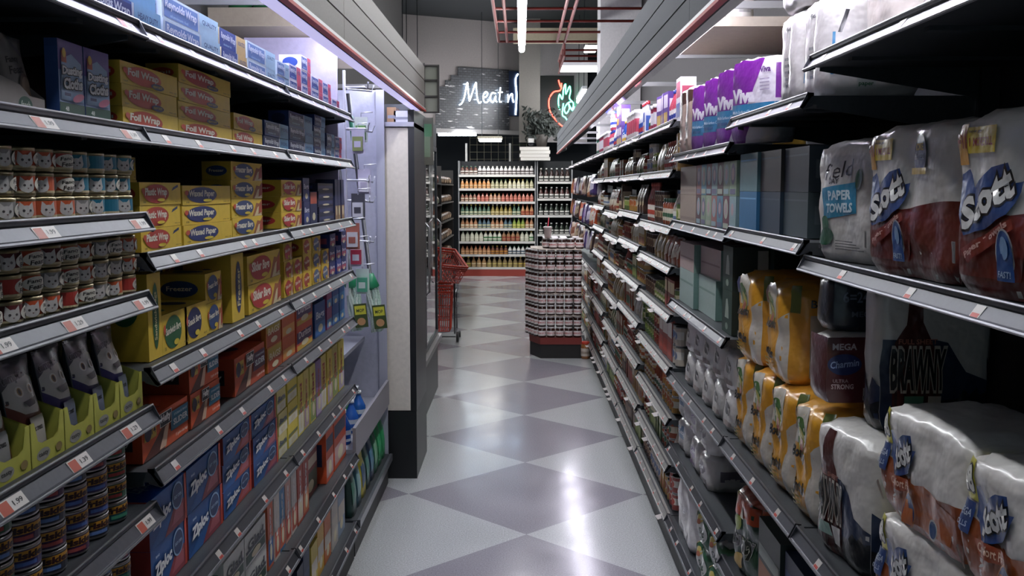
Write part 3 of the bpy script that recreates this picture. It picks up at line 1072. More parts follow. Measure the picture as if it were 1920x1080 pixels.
# --- shelf 0.49
GL = lambda W, H, D: plain_box('bag_box', W, H, D, '#c9cbc4', [(0.08, 0.36, '#2c4a3a'), (0.40, 0.5, '#3a3c48')], 'Glad', '#30343c')
pile('', 424, 463, 0.49, 2, 0.10, 0.10, 'white and green bag box, {row}, nearer stack low on the left', maker=GL)
pile('', 465, 503, 0.49, 2, 0.098, 0.10, 'white and green bag box, {row}, farther stack low on the left', maker=GL)
UC = [('#c9603a', '#2c5c94'), ('#d8d2c8', '#c4553a'), ('#3f7aa8', '#c9603a'), ('#d2a090', '#b8402e'), ('#ccc4bc', '#c05a44'), ('#b84a34', '#d8c8b8'), ('#a83c2c', '#c87a50')]
for q in range(7):
    a_ = 506 + q * 11
    pile('', a_, a_ + 10.4, 0.49, 1, 0.225, 0.10, 'slim upright orange white and blue box, %s of seven' % ORD[q], group='slim upright boxes low on the left', maker=lambda W, H, D, q=q: plain_box('bag_box', W, H, D, UC[q][0], [(0.05, 0.42, UC[q][1])], 'Bags', '#e8e4e0'))
pile('', 585, 610, 0.49, 1, 0.19, 0.13, 'dark red box with orange corner set back low on the left', rec=0.03, maker=lambda W, H, D: plain_box('bag_box', W, H, D, '#7a2a24', [(0.1, 0.5, '#3a4a30'), (0.6, 0.8, '#c9b8a0')], None))
OR = lambda W, H, D: plain_box('duster_box', W, H, D, '#d8562c', [(0.55, 0.78, '#1e2a50'), (0.08, 0.4, '#c9a4a0')], None)
pile('', 613, 627, 0.49, 1, 0.23, 0.11, 'tall bright orange box, left of the last two', maker=OR)
pile('', 628, 650, 0.49, 1, 0.245, 0.10, 'tall bright orange box with navy window, last on its shelf', maker=OR)
# --- base shelf 0.17
BC = [('#16223c', 0.17), ('#1a2c4c', 0.19), ('#c9b44a', 0.17), ('#d0a43c', 0.20), ('#c06a34', 0.19), ('#c2bcb4', 0.22), ('#8fa0b4', 0.23)]
for q in range(7):
    a_ = 560 + q * 12.8
    pile('', a_, a_ + 12, 0.17, 1, BC[q][1], 0.12, 'upright box on the lowest left shelf, %s' % ['first, navy', 'second, navy', 'third, yellow', 'fourth, amber', 'fifth, orange', 'sixth, pale grey', 'last, blue grey'][q], maker=lambda W, H, D, q=q: plain_box('bag_box', W, H, D, BC[q][0], [(0.3, 0.6, '#d0c8b8' if q > 1 else '#2a3c60')], None))

# ================================================================== LEFT: CAT FOOD
def cat_face(a, cx, cy, s, fur='#c9c6c2', k=1.0):
    """a white cat's head, s wide in fractions of the width; k the width to height ratio"""
    e = s * k
    a.poly([(cx - s * .5, cy + e * .15), (cx - s * .42, cy + e * .75), (cx - s * .12, cy + e * .42)], fur)
    a.poly([(cx + s * .5, cy + e * .15), (cx + s * .42, cy + e * .75), (cx + s * .12, cy + e * .42)], fur)
    a.oval(cx, cy, s * .52, e * .48, fur, 16)
    for d in (-1, 1):
        a.oval(cx + d * s * .2, cy + e * .08, s * .085, e * .10, '#4a4648', 8)
    a.poly([(cx - s * .07, cy - e * .12), (cx + s * .07, cy - e * .12), (cx, cy - e * .22)], '#6a4a46')


def feast_can(main, face=True, text=True, h=0.038):
    r = 0.0315
    Wd = PI * r * 0.98
    a = Art(Wd, h - 0.012)
    a.rect(0, 0, 1, 1, main)
    a.rect(0, 0, 1, 0.14, '#c2b48e')
    if face:
        cat_face(a, 0.34, 0.40, 0.26, '#c6c2bf', Wd / (h - 0.012) * 0.8)
    if text:
        a.oval(0.70, 0.52, 0.24, 0.44, '#d2cdc2')
        a.text('Fancy', 0.69, 0.66, 0.30, 0.30, '#24201e', 0.08, 0.25, 0.02)
        a.text('Feast', 0.70, 0.34, 0.28, 0.28, '#24201e', 0.08, 0.25, 0.02)
    return can('cat_food_can', r, h, '#5a5450', a, '#a39878')


FC = {'orange': feast_can('#bf5230'), 'orangeface': feast_can('#c25a34', True, False), 'red': feast_can('#a2342c', False, True), 'grey': feast_can('#8c8a88'), 'teal': feast_can('#1f6f88', True, False), 'maroon': feast_can('#5c1f22'), 'tealtext': feast_can('#2f7f98', True, True)}
patC = [['grey', 'grey', 'orange', 'orange', 'red', 'teal', 'teal', 'teal', 'tealtext'], ['grey', 'grey', 'orange', 'orangeface', 'orange', 'teal', 'teal', 'tealtext', 'teal'], ['grey', 'grey', 'orangeface', 'orangeface', 'orangeface', 'grey', 'teal', 'teal', 'teal']]
patD = [['maroon', 'maroon', 'orange', 'maroon', 'orange', 'orange', 'grey', 'grey', 'orange'], ['maroon', 'red', 'orange', 'grey', 'red', 'orange', 'grey', 'grey', 'orange'], ['maroon', 'maroon', 'orange', 'orange', 'red', 'orange', 'grey', 'orangeface', 'red']]
CN = {'orange': 'orange', 'orangeface': 'orange cat faced', 'red': 'red', 'grey': 'grey', 'teal': 'teal', 'maroon': 'dark maroon', 'tealtext': 'teal and white'}
for z, pat, nm, grp, yo in ((1.627, patC, 'upper', 'fancy cat food cans in three layers, upper shelf', 1.462), (1.473, patD, 'lower', 'fancy cat food cans in three layers, lower shelf', 1.462)):
    rr = random.Random(int(z * 100))
    for i in range(9):
        for k in range(3):
            c = pat[2 - k][i]
            y = yo - 0.035 + i * 0.0645 + (0.004 if nm == 'lower' else 0)
            put(FC[c], (-(LF + 0.006 + rr.uniform(-0.002, 0.003)), y + rr.uniform(-0.0015, 0.0015), z + 0.0008 + k * 0.0388), rr.choice((1.55, 1.45, 1.5, 0.7)) + rr.uniform(-0.12, 0.12),
                '%s cat food can, %s layer, %s from left, %s can shelf' % (CN[c], ROWN[3][k], ORD[i], nm), 'can', grp)
            if k == 2 and nm == 'upper' and i % 2 == 0:
                pass


def friskies_can(main, lab):
    r, h = 0.0415, 0.0405
    Wd = PI * r * 0.95
    a = Art(Wd, h - 0.012)
    a.rect(0, 0, 1, 1, main)
    a.rect(0.30, 0.45, 0.98, 0.95, '#c28a2c')
    a.text('friskies', 0.62, 0.70, 0.56, 0.38, '#35161a', 0, 0.1, 0.05)
    a.rect(0.40, 0.12, 0.72, 0.34, lab)
    a.oval(0.20, 0.36, 0.12, 0.30, '#8a6a50')
    cat_face(a, 0.20, 0.42, 0.15, '#6f6258', Wd / (h - 0.012) * 0.7)
    return can('cat_food_can', r, h, main, a, '#8d8a88', '#7f7c78')


FK = [friskies_can('#3a2f5c', '#4a66a8'), friskies_can('#27523c', '#a03c38'), friskies_can('#2a2c38', '#5c7ab0'), friskies_can('#1f4a52', '#3f8a70'), friskies_can('#3a1c44', '#a04a4a')]
FKN = ['purple', 'green', 'charcoal', 'dark teal', 'plum']
cols = [(1.44, 4, [1, 1, 2, 1]), (1.527, 4, [2, 0, 4, 2]), (1.614, 4, [2, 4, 2, 4]), (1.700, 4, [4, 0, 0, 2]), (1.786, 4, [2, 0, 0, 4]), (1.873, 5, [3, 1, 1, 1, 2]), ]
for i, (y, n, cs) in enumerate(cols):
    for k in range(n):
        c = cs[k]
        put(FK[c], (-(LF + 0.022), y, 1.0452 + k * 0.0413), 0.8 + rnd.uniform(-0.2, 0.2), '%s wide cat food can, %s up in the %s stack from left' % (FKN[c], ORD[k], ORD[i]), 'can', 'wide cat food cans in stacks low at the left')
for k in range(5):
    put(FK[1], (-(LF + 0.150), 1.915, 1.0452 + k * 0.0413), PI / 2 + 0.2, 'green wide cat food can in the rear stack, %s from the bottom' % ORD[k], 'can', 'wide cat food cans in stacks low at the left')
for i, y in enumerate((1.61, 1.70, 1.79, 1.878)):
    for k in range(4):
        c = (i * 2 + k) % 5
        put(FK[c], (-(LF + 0.022), y, 0.8412 + k * 0.0413), 0.8 + rnd.uniform(-0.2, 0.2), '%s wide cat food can on the lowest visible shelf, %s stack, %s up' % (FKN[c], ORD[i], ORD[k]), 'can', 'wide cat food cans at the bottom left corner')


# treat pouches in yellow trays
def treat_pouch(dark, mid, word='temptations'):
    W, H, D = 0.105, 0.165, 0.045
    a = Art(W, H)
    a.rect(0, 0.55, 1, 1, '#34343c')
    a.rect(0, 0.0, 1, 0.60, dark)
    a.poly([(0, 0.58), (0.0, 0.72), (0.3, 0.82), (0.7, 0.82), (1, 0.76), (1, 0.58), (0.7, 0.44), (0.3, 0.46)], '#b4b2ae')
    a.text(word, 0.5, 0.83, 0.92, 0.10, '#16161a', 0.10, 0.1, 0.05, '#7c7c82', 0.04)
    for d in (-1, 1):
        a.oval(0.5 + d * 0.16, 0.68, 0.10, 0.055, '#d8d6d0', 12)
        a.oval(0.5 + d * 0.16, 0.68, 0.055, 0.04, '#8a6a3a', 10)
        a.oval(0.5 + d * 0.16, 0.68, 0.028, 0.03, '#141210', 8)
    a.poly([(0.3, 0.58), (0.7, 0.60), (0.62, 0.53), (0.4, 0.52)], '#141318')
    a.rect(0.30, 0.14, 0.72, 0.42, mid)
    a.text('cat treats', 0.5, 0.3, 0.3, 0.05, '#1c1c22')
    a.rect(0, 0.965, 1, 1, '#55545a')
    return product('treat_pouch', W, H, D, '#3a3a42', a, None, None, '#2c2c34', deform=pouch_deform(W, H, D, 3, 0.3), cell=0.012, mk=lambda c: M(c, 0.28))


TP = [treat_pouch('#6a2c22', '#8a8a8a'), treat_pouch('#222058', '#6a7080'), treat_pouch('#5a2a20', '#a8a49c')]
tray = empty('display_tray', link=False)
TY = M('#aeae4c', 0.55, 0, 0, 'card')
W_ = 0.112


def tray_part(nm, art=None):
    b = MB()
    if nm == 'front_panel':
        pts = [(-W_ / 2, 0), (W_ / 2, 0), (W_ / 2, 0.072), (W_ / 2 - 0.012, 0.072), (W_ / 2 - 0.022, 0.040), (W_ / 2 - 0.036, 0.034), (-W_ / 2 + 0.036, 0.034), (-W_ / 2 + 0.022, 0.040), (-W_ / 2 + 0.012, 0.072), (-W_ / 2, 0.072)]
        a = Art(1, 1).poly(pts, '#000000')
        for tri in a.items[0][0]:
            b.face([(x, -0.062, z) for x, z in tri], TY)
            b.face([(x, -0.0605, z) for x, z in reversed(tri)], TY)
        a = Art(W_, 0.072)
        a.oval(0.34, 0.22, 0.20, 0.14, '#8c8c86').text('tasty', 0.34, 0.22, 0.3, 0.12, '#3a3a38')
        a.oval(0.80, 0.22, 0.10, 0.10, '#7a6a3c')
        stamp(b, a, lambda u, v, o: (u - W_ / 2, -0.062 - o, v))
    else:
        b.box(-W_ / 2, W_ / 2, -0.060, 0.062, 0, 0.001, TY)
        for s in (-1, 1):
            P = [(-0.060, 0), (0.062, 0), (0.062, 0.11), (0.02, 0.10), (-0.060, 0.070)]
            for x in (s * W_ / 2, s * (W_ / 2 - 0.001)):
                b.face([(x, y, z) for y, z in P], TY)
    o = b.obj(nm, link=False)
    o.parent = tray
for nm in ('front_panel', 'tray_body'):
    tray_part(nm)
for i in range(7):
    y = 1.225 + i * 0.1155
    x = -(LF + 0.040)
    put(tray, (x, y, 1.2440), PI / 2, 'yellow cardboard display tray, %s from the left on the treat shelf' % ORD[i], 'tray', 'yellow display trays of cat treats')
    k = [0, 0, 0, 2, 1, 1, 1][i]
    for j, dx in enumerate((0.028, -0.022)):
        if j == 1 and i % 2 == 0:
            continue
        put(TP[k], (x + dx - 0.006, y, 1.2460), PI / 2 + rnd.uniform(-0.06, 0.06), '%s cat treat pouch standing %s in the %s yellow tray' % (['brown', 'purple', 'rust'][k], ['in front', 'behind'][j], ORD[i]), 'pouch', 'cat treat pouches in yellow trays', rx=-0.10)

# grey pouches in a tray on the shelf above
def grey_pouch():
    W, H, D = 0.092, 0.128, 0.03
    a = Art(W, H)
    a.rect(0.0, 0.0, 1, 0.16, '#5a5654')
    a.text('Fancy', 0.42, 0.66, 0.5, 0.10, '#1c1a1a', 0.2, 0.3, 0.03)
    a.text('Feast', 0.45, 0.54, 0.5, 0.10, '#1c1a1a', 0.2, 0.3, 0.03)
    a.oval(0.68, 0.34, 0.25, 0.17, '#5c4a3c').oval(0.68, 0.34, 0.20, 0.13, '#93806a')
    a.poly([(0.5, 0.9), (0.9, 0.75), (0.95, 0.8), (0.6, 0.95)], '#77707e')
    return product('food_pouch', W, H, D, '#83807e', a, None, None, '#6c6866', deform=pouch_deform(W, H, D, 8, 0.3), cell=0.012, mk=lambda c: M(c, 0.3))
GP = grey_pouch()
for i, (y, rx, ry) in enumerate([(1.48, -0.12, 0.10), (1.535, -0.18, 0.16), (1.59, -0.22, 0.22), (1.635, -0.12, 0.05)]):
    put(GP, (-(LF + 0.045 - 0.008 * (i % 2)), y, 1.800), PI / 2, 'grey cat food pouch leaning in its tray, %s from the left' % ORD[i], 'pouch', 'grey cat food pouches', rx=rx, ry=ry)
b = MB()
TG = M('#8c8684', 0.6, 0, 0, 'card')
P = [(-0.14, 0), (0.11, 0), (0.11, 0.028), (0.06, 0.030), (0.03, 0.045), (-0.09, 0.062), (-0.14, 0.06)]
a = Art(1, 1).poly(P, '#000000')
for tri in a.items[0][0]:
    b.face([(x, -0.045, z) for x, z in tri], TG)
    b.face([(x, -0.0435, z) for x, z in reversed(tri)], TG)
b.box(-0.14, 0.11, -0.043, 0.04, 0, 0.001, TG)
for x in (-0.14, 0.11):
    b.face([(x, -0.044, 0), (x, 0.04, 0), (x, 0.04, 0.10), (x, -0.044, 0.03)], TG)
a = Art(0.25, 0.06)
a.oval(0.74, 0.25, 0.09, 0.22, '#1e4a3c').text('fresh', 0.74, 0.25, 0.12, 0.2, '#b8c4b8').oval(0.2, 0.5, 0.10, 0.3, '#7a6c8c')
stamp(b, a, lambda u, v, o: (u - 0.14, -0.045 - o, v))
tr = b.obj('display_tray', loc=(-(LF + 0.048), 1.555, 1.7965))
tr.rotation_euler = (0, 0, PI / 2)
tag(tr, 'low grey cardboard tray holding grey cat food pouches', 'tray')

W, H, D = 0.104, 0.135, 0.022
a = Art(W, H)
a.rect(0, 0.62, 1, 1, '#5c4a8c').rect(0, 0, 1, 0.22, '#1f4a3c')
a.poly([(0.05, 0.25), (0.95, 0.25), (0.9, 0.75), (0.5, 0.85), (0.1, 0.75)], '#8fa8c8')
a.poly([(0.1, 0.86), (0.3, 0.86), (0.3, 0.72), (0.1, 0.72)], '#a8503a').oval(0.2, 0.84, 0.07, 0.06, '#c9a23c')
a.text('Dusting', 0.5, 0.62, 0.78, 0.13, '#e6e6ea', 0.05, 0.1, 0.05, '#14161c', 0.07)
a.text('Cloths', 0.5, 0.47, 0.74, 0.13, '#e6e6ea', 0.05, 0.1, 0.05, '#14161c', 0.07)
a.oval(0.68, 0.30, 0.24, 0.05, '#b86a86', 14, 0.2)
a.text('48', 0.2, 0.14, 0.14, 0.06, '#c8d0cc').text('disposable cloths', 0.55, 0.08, 0.5, 0.03, '#a8b4ac')
a.rect(0.1, 0.30, 0.34, 0.34, '#2c3058')
pd = product('dusting_cloth_box', W, H, D, '#7d92b8', a, Art(D, H).rect(0, 0, 1, 0.9, '#31508c'), None, '#2c4a80')
put(pd, shelfpos(-1, yl(106, 1.85) + 0.05, 1.7965, D), ROT(-1) + 0.03, 'purple and blue dusting cloths box beside the grey pouches', 'box')
put(pd, shelfpos(-1, yl(158, 1.85) + 0.05, 1.7965, D), ROT(-1) - 0.02, 'purple and blue dusting cloths box beside the foil wrap', 'box')

# ================================================================== RIGHT: PAPER GOODS
def pos_r(y, z, D, rec=0.0):
    return shelfpos(1, y, z, D, rec)


def soft(nm, W, H, D, base, front, side=None, top=None, nx=2, ny=1, amp=0.10, q=0.5, seed=1, wr=0.004, topc=None, sidec=None, cell=0.02, pinch=0.10):
    return product(nm, W, H, D, base, front, side, top, sidec, topc or '#d6d4d0', deform=pack_deform(W, H, D, nx, ny, amp, q, seed, wr, pinch), cell=cell, mk=film, off=0.0006)


def wave(y0, y1, n=14, amp=0.02, ph=0.0):
    """points of a wavy lower band from x 0 to 1"""
    return [(0, 0)] + [(1, 0)] + [(1 - i / n, y0 + (y1 - y0) * (1 - i / n) + amp * math.sin(ph + 5 * i / n)) for i in range(n + 1)]


def scott_banner(a, cx, cy, w, h, word='Scott'):
    a.poly([(cx - w * .52, cy + h * .50), (cx - w * .34, cy + h * .60), (cx - w * .25, cy + h * .22), (cx + w * .10, cy + h * .62), (cx + w * .34, cy + h * .70), (cx + w * .40, cy + h * .30), (cx + w * .52, cy + h * .34), (cx + w * .44, cy - h * .05), (cx + w * .36, cy - h * .30), (cx, cy - h * .62), (cx - w * .34, cy - h * .78), (cx - w * .48, cy - h * .3), (cx - w * .56, cy - h * .25)], '#1d3f78')
    a.text(word, cx, cy, w * .82, h * .62, '#d8d8d6', 0.42, 0.15, 0.045, '#0c1016', 0.06)


def scott_towels():
    W, H, D = 0.37, 0.288, 0.26
    a = Art(W, H)
    a.poly(wave(0.44, 0.47, amp=0.03, ph=1.0), '#5c1c18')
    a.poly([(0.05, 0.1), (0.5, 0.1), (0.6, 0.42), (0.3, 0.45), (0.08, 0.40)], '#6e2720')
    a.rect(0.0, 0.70, 0.10, 0.92, '#d0962c')
    a.text('8=11', 0.055, 0.84, 0.085, 0.10, '#8c2a20', 0, 0, 0.04)
    a.rect(0.11, 0.76, 0.34, 0.90, '#d2b83c')
    a.text('1 MORE ROLL', 0.225, 0.82, 0.20, 0.045, '#8c2a1c', 0, 0, 0.03)
    a.text('now get', 0.16, 0.875, 0.08, 0.02, '#4a3a1c')
    a.oval(0.62, 0.80, 0.085, 0.115, '#1c3c74')
    a.text('MORE', 0.62, 0.83, 0.11, 0.045, '#cfae3c', 0, 0, 0.03)
    a.text('for LESS', 0.62, 0.77, 0.11, 0.04, '#a8b8d4')
    a.rect(0.53, 0.66, 0.71, 0.70, '#cfae3c')
    scott_banner(a, 0.28, 0.52, 0.46, 0.26)
    a.poly([(0.10, 0.24), (0.48, 0.42), (0.50, 0.37), (0.16, 0.17)], '#7d2a22')
    a.text('Paper Towels', 0.30, 0.30, 0.36, 0.045, '#cfa69c', 0.42, 0, 0.03)
    a.oval(0.44, 0.24, 0.065, 0.13, '#b0b4ba').oval(0.44, 0.24, 0.058, 0.12, '#1f4a86')
    a.rect(0.385, 0.10, 0.495, 0.24, '#1f4a86')
    a.oval(0.44, 0.27, 0.035, 0.06, '#6a90b8')
    a.text('FAST!', 0.44, 0.135, 0.08, 0.035, '#9ab0c8')
    a.rect(0.02, 0.16, 0.08, 0.28, '#8c8c8a').rect(0.025, 0.165, 0.075, 0.275, '#5f5f60')
    s = Art(D, H).poly(wave(0.46, 0.44, amp=0.02), '#4c1815')
    return soft('paper_towel_pack', W, H, D, '#cfccc8', a, s, nx=2, ny=2, amp=0.05, q=0.14, seed=2, topc='#c4c2be', sidec='#c0bdb9')


def field_towels():
    W, H, D = 0.25, 0.275, 0.24
    a = Art(W, H)
    a.text('field', 0.42, 0.75, 0.46, 0.14, '#1c1c20', 0.10, 0.3, 0.0)
    a.text('DAY', 0.36, 0.66, 0.16, 0.045, '#2c2c30', 0, 0, 0.02)
    a.poly([(0.13, 0.60), (0.72, 0.65), (0.76, 0.40), (0.16, 0.34)], '#2c84a8')
    a.text('PAPER', 0.46, 0.545, 0.38, 0.075, '#c8dce4', 0.03, 0, 0.04)
    a.text('TOWELS', 0.46, 0.44, 0.48, 0.075, '#c8dce4', 0.03, 0, 0.04)
    a.oval(0.78, 0.67, 0.06, 0.085, '#1e5a38', 16, -0.3).oval(0.20, 0.30, 0.09, 0.07, '#1e5a38', 16, 0.4).oval(0.22, 0.20, 0.15, 0.075, '#1e5034', 16, 0.1)
    a.text('USA', 0.13, 0.11, 0.10, 0.03, '#3a3a3c')
    for k in range(4):
        a.rect(0.42, 0.10 + 0.022 * k, 0.92 - 0.06 * k, 0.108 + 0.022 * k, '#5c5c5e')
    s = Art(D, H).rect(0.2, 0.35, 0.6, 0.6, '#2c84a8').text('field', 0.5, 0.8, 0.4, 0.1, '#26262a', 0, 0.3)
    return soft('paper_towel_pack', W, H, D, '#cdcac8', a, s, nx=2, ny=2, amp=0.02, q=0.14, seed=5)


SCT = scott_towels()
FDT = field_towels()
Z = 1.515
y_ = yr(1523, Z)
put(FDT, pos_r(y_ - 0.165, Z, 0.24, 0.005), ROT(1) + 0.20, 'white paper towel pack with blue label and green leaves, beside the red towel packs', 'paper towels')
y1_ = yr(1624, Z)
put(SCT, pos_r(y1_ - 0.19, Z, 0.26, 0.0), ROT(1) + 0.10, 'white and dark red towel pack with blue banner beside the green leaf pack', 'paper towels', 'red and white towel packs with blue banners')
put(SCT, pos_r(y1_ - 0.19 - 0.415, Z, 0.26, 0.0), ROT(1) + 0.12, 'white and dark red towel pack with blue banner at the right edge', 'paper towels', 'red and white towel packs with blue banners')


def comfort_pack():
    W, H, D = 0.352, 0.215, 0.24
    a = Art(W, H)
    a.poly(wave(0.48, 0.42, amp=0.05, ph=2.2), '#8a4420')
    a.poly([(0.3, 0.05), (0.9, 0.1), (0.95, 0.35), (0.6, 0.45), (0.35, 0.35)], '#9c5226')
    a.rect(0.0, 0.62, 0.11, 0.93, '#c9c23c')
    a.text('48', 0.055, 0.78, 0.085, 0.19, '#e4e2d8', 0, 0, 0.05, '#16161a', 0.06)
    a.rect(0.0, 0.36, 0.10, 0.61, '#23427c')
    a.text('MEGA', 0.05, 0.52, 0.08, 0.06, '#b8c4d8')
    a.text('ROLLS', 0.05, 0.43, 0.07, 0.045, '#a8b4cc')
    scott_banner(a, 0.32, 0.60, 0.34, 0.30)
    a.poly([(0.16, 0.38), (0.44, 0.42), (0.46, 0.34), (0.32, 0.28), (0.2, 0.27)], '#93401f')
    a.text('Comfort Plus', 0.32, 0.35, 0.26, 0.07, '#d8b49c', 0.08, 0, 0.02)
    a.oval(0.45, 0.18, 0.07, 0.16, '#b0703c').oval(0.45, 0.18, 0.062, 0.145, '#24406e')
    a.poly([(0.40, 0.05), (0.50, 0.05), (0.50, 0.2), (0.40, 0.24)], '#a85c30')
    a.oval(0.76, 0.16, 0.045, 0.09, '#c8c4c0').oval(0.76, 0.16, 0.036, 0.072, '#2a4a7c')
    a.rect(0.01, 0.08, 0.05, 0.24, '#b8b4b0').rect(0.015, 0.09, 0.045, 0.23, '#34383c')
    s = Art(D, H).poly(wave(0.46, 0.46, amp=0.02), '#7c3c1c').rect(0.6, 0.62, 1, 0.9, '#c9c23c')
    return soft('toilet_paper_pack', W, H, D, '#cecac6', a, s, nx=3, ny=2, amp=0.02, q=0.16, seed=9, wr=0.005)


CMF = comfort_pack()
Z = 0.846
yA = yr(1644, 1.0)
for i, (yy, n) in enumerate(((yA - 0.18, 2), (yA - 0.18 - 0.362, 2))):
    for k in range(n):
        put(CMF, pos_r(yy, Z + k * 0.212 + (0.0 if i == 0 else 0.0), 0.24, 0.0), ROT(1) + 0.05 - 0.02 * k, 'white and orange bath tissue pack with blue banner, %s of the %s stack' % (['lower', 'upper'][k], ['farther', 'nearer'][i]), 'toilet paper', 'white and orange bath tissue packs')


def brawny(W, H, D, facing=False):
    a = Art(W, H)
    a.poly([(0, 0.0), (1, 0), (1, 0.34), (0.8, 0.40), (0.62, 0.60), (0.5, 0.62), (0, 0.62)], '#1f2f4c')
    a.poly([(0.55, 0), (1, 0), (1, 0.26), (0.93, 0.24), (0.9, 0.30), (0.84, 0.24), (0.78, 0.28), (0.72, 0.22), (0.55, 0.2)], '#10161c')
    a.poly([(0.10, 0), (0.56, 0), (0.56, 0.45), (0.46, 0.62), (0.38, 0.74), (0.37, 0.95), (0.24, 0.95), (0.22, 0.72), (0.12, 0.60)], '#4c1d1a')
    for k in range(5):
        a.rect(0.13 + 0.09 * k, 0.04, 0.155 + 0.09 * k, 0.56, '#2c1414')
    a.text('FULL SHEET', 0.33, 0.61, 0.36, 0.035, '#a86a5a')
    a.text('BRAWNY', 0.34, 0.42, 0.50, 0.27, '#15171a', 0, 0, 0.04, '#b8b2a8', 0.06)
    a.rect(0.22, 0.14, 0.40, 0.24, '#5a8c78').rect(0.44, 0.10, 0.56, 0.24, '#c4c0bc')
    s = Art(D, H).poly([(0, 0), (1, 0), (1, 0.3), (0.8, 0.36), (0.5, 0.24), (0.2, 0.42), (0, 0.5)], '#1f2f4c').poly([(0, 0), (1, 0), (1, 0.2), (0.7, 0.16), (0.5, 0.2), (0.3, 0.15), (0, 0.22)], '#10161c')
    return soft('paper_towel_pack', W, H, D, '#cbc8c4', a, s, nx=2, ny=2, amp=0.04, q=0.25, seed=4, wr=0.004)


BRW = brawny(0.30, 0.30, 0.26)
put(BRW, pos_r(yr(1527, 1.0) - 0.165, Z, 0.26, 0.0), ROT(1) + 0.10, 'white towel pack with big black letters between the yellow and orange packs', 'paper towels')
BRW2 = brawny(0.26, 0.325, 0.09)
put(BRW2, (0.905, 2.22, 1.149), 0.03, 'shaded towel pack with big black letters deep in the shelf', 'paper towels')
# charmin-like dark red pack facing the camera, resting on packs behind the yellow ones
W, H, D = 0.215, 0.17, 0.12
a = Art(W, H)
a.rect(0, 0, 1, 0.93, '#4e1a20')
a.text('MEGA', 0.20, 0.80, 0.28, 0.09, '#b8b0b4', 0, 0, 0.03)
a.oval(0.20, 0.55, 0.2, 0.15, '#1d2c5e').text('Charmin', 0.20, 0.56, 0.34, 0.10, '#8ea0c8', 0.1, 0.2, 0.02)
a.text('ULTRA', 0.16, 0.32, 0.18, 0.05, '#a88c90').text('STRONG', 0.18, 0.24, 0.26, 0.07, '#c0a8a8', 0, 0, 0.03)
a.rect(0.42, 0.04, 0.72, 0.22, '#9a9694').rect(0.46, 0.08, 0.62, 0.18, '#2a3050')
a.oval(0.84, 0.30, 0.08, 0.10, '#8a8688').oval(0.84, 0.08, 0.06, 0.07, '#6a7088').oval(0.84, 0.80, 0.12, 0.09, '#8c8a38')
CHM = soft('toilet_paper_pack', W, H, D, '#a09c9c', a, Art(D, H).rect(0, 0, 1, 0.93, '#4e1a20'), nx=3, ny=1, amp=0.02, q=0.12, seed=6, wr=0.002, sidec='#4e1a20')
put(CHM, (0.828, 2.42, 1.170), 0.05, 'dark red bath tissue pack with round blue logo facing the camera behind the yellow packs', 'toilet paper')
put(soft('toilet_paper_pack', 0.215, 0.135, 0.12, '#16202c', Art(0.215, 0.16).rect(0.0, 0.1, 1, 0.95, '#16202c').text('6=24', 0.25, 0.6, 0.3, 0.2, '#6a7484').text('MEGA', 0.35, 0.3, 0.3, 0.1, '#5a6270'), seed=7, wr=0.003, q=0.3, topc='#3a4048'), (0.842, 2.43, 1.342), 0.05, 'very dark navy bath tissue pack topmost above the dark red pack', 'toilet paper')


def bounty(W, H, D, nx, big=False, seed=1):
    a = Art(W, H)
    Y = '#d99c2e'
    if big:
        a.rect(0.42, 0.05, 0.98, 0.8, '#c2b8ac')
    else:
        a.poly([(0.68, 0.0), (1, 0.0), (1, 0.72), (0.82, 0.62)], '#cac4ba')
    a.poly([(0.18, 0.62), (0.60, 0.62), (0.72, 0.9), (0.5, 0.97), (0.2, 0.93)], '#cfc9bc')
    a.oval(0.42, 0.70, 0.16, 0.17, '#4f7a3c').oval(0.42, 0.66, 0.12, 0.12, '#b8b04a').oval(0.42, 0.62, 0.08, 0.07, '#a8523a')
    a.rect(0.10, 0.74, 0.26, 0.92, '#23366a')
    a.text('Bounty', 0.44, 0.54, 0.56, 0.12, '#1a1814', 0.06, 0.15, 0.05)
    a.text('essentials', 0.40, 0.27, 0.62, 0.10, '#1f1c14', 0.0, 0, 0.05)
    for k in range(3):
        a.rect(0.18, 0.10 + 0.035 * k, 0.6, 0.115 + 0.035 * k, '#8c7a2c')
    s = Art(D, H).rect(0.25, 0.08, 0.8, 0.7, '#c6c0b6').rect(0, 0.72, 0.12, 0.98, '#5c6a2c').text('Bounty', 0.5, 0.8, 0.5, 0.1, '#25221a')
    return soft('paper_towel_pack', W, H, D, Y, a, s, nx=nx, ny=2, amp=0.07, seed=seed, wr=0.006, topc='#d99c38', sidec='#d2983a', pinch=0.16)


BN1, BN2 = bounty(0.232, 0.295, 0.25, 1, False, 3), bounty(0.27, 0.28, 0.24, 1, False, 21)
yb = yr(1374, 0.95)
for i in range(4):
    put(BN1, pos_r(yb - 0.12 - 0.237 * i, Z, 0.25, 0.0), ROT(1) + rnd.uniform(-0.03, 0.03), 'yellow paper towel pack of the lower row, %s from the left' % ORD[i], 'paper towels', 'yellow paper towel packs on the right shelves')
yb = yr(1382, 1.3)
for i in range(2):
    put(BN2, pos_r(yb - 0.14 - 0.30 * i, Z + 0.294, 0.24, -0.008 + 0.015 * i), ROT(1) + (0.05, -0.04)[i], 'yellow towel pack on top of the yellow row, %s' % ['left one', 'right one'][i], 'paper towels', 'yellow paper towel packs on the right shelves', scale=(1.1, 1, 1.0))

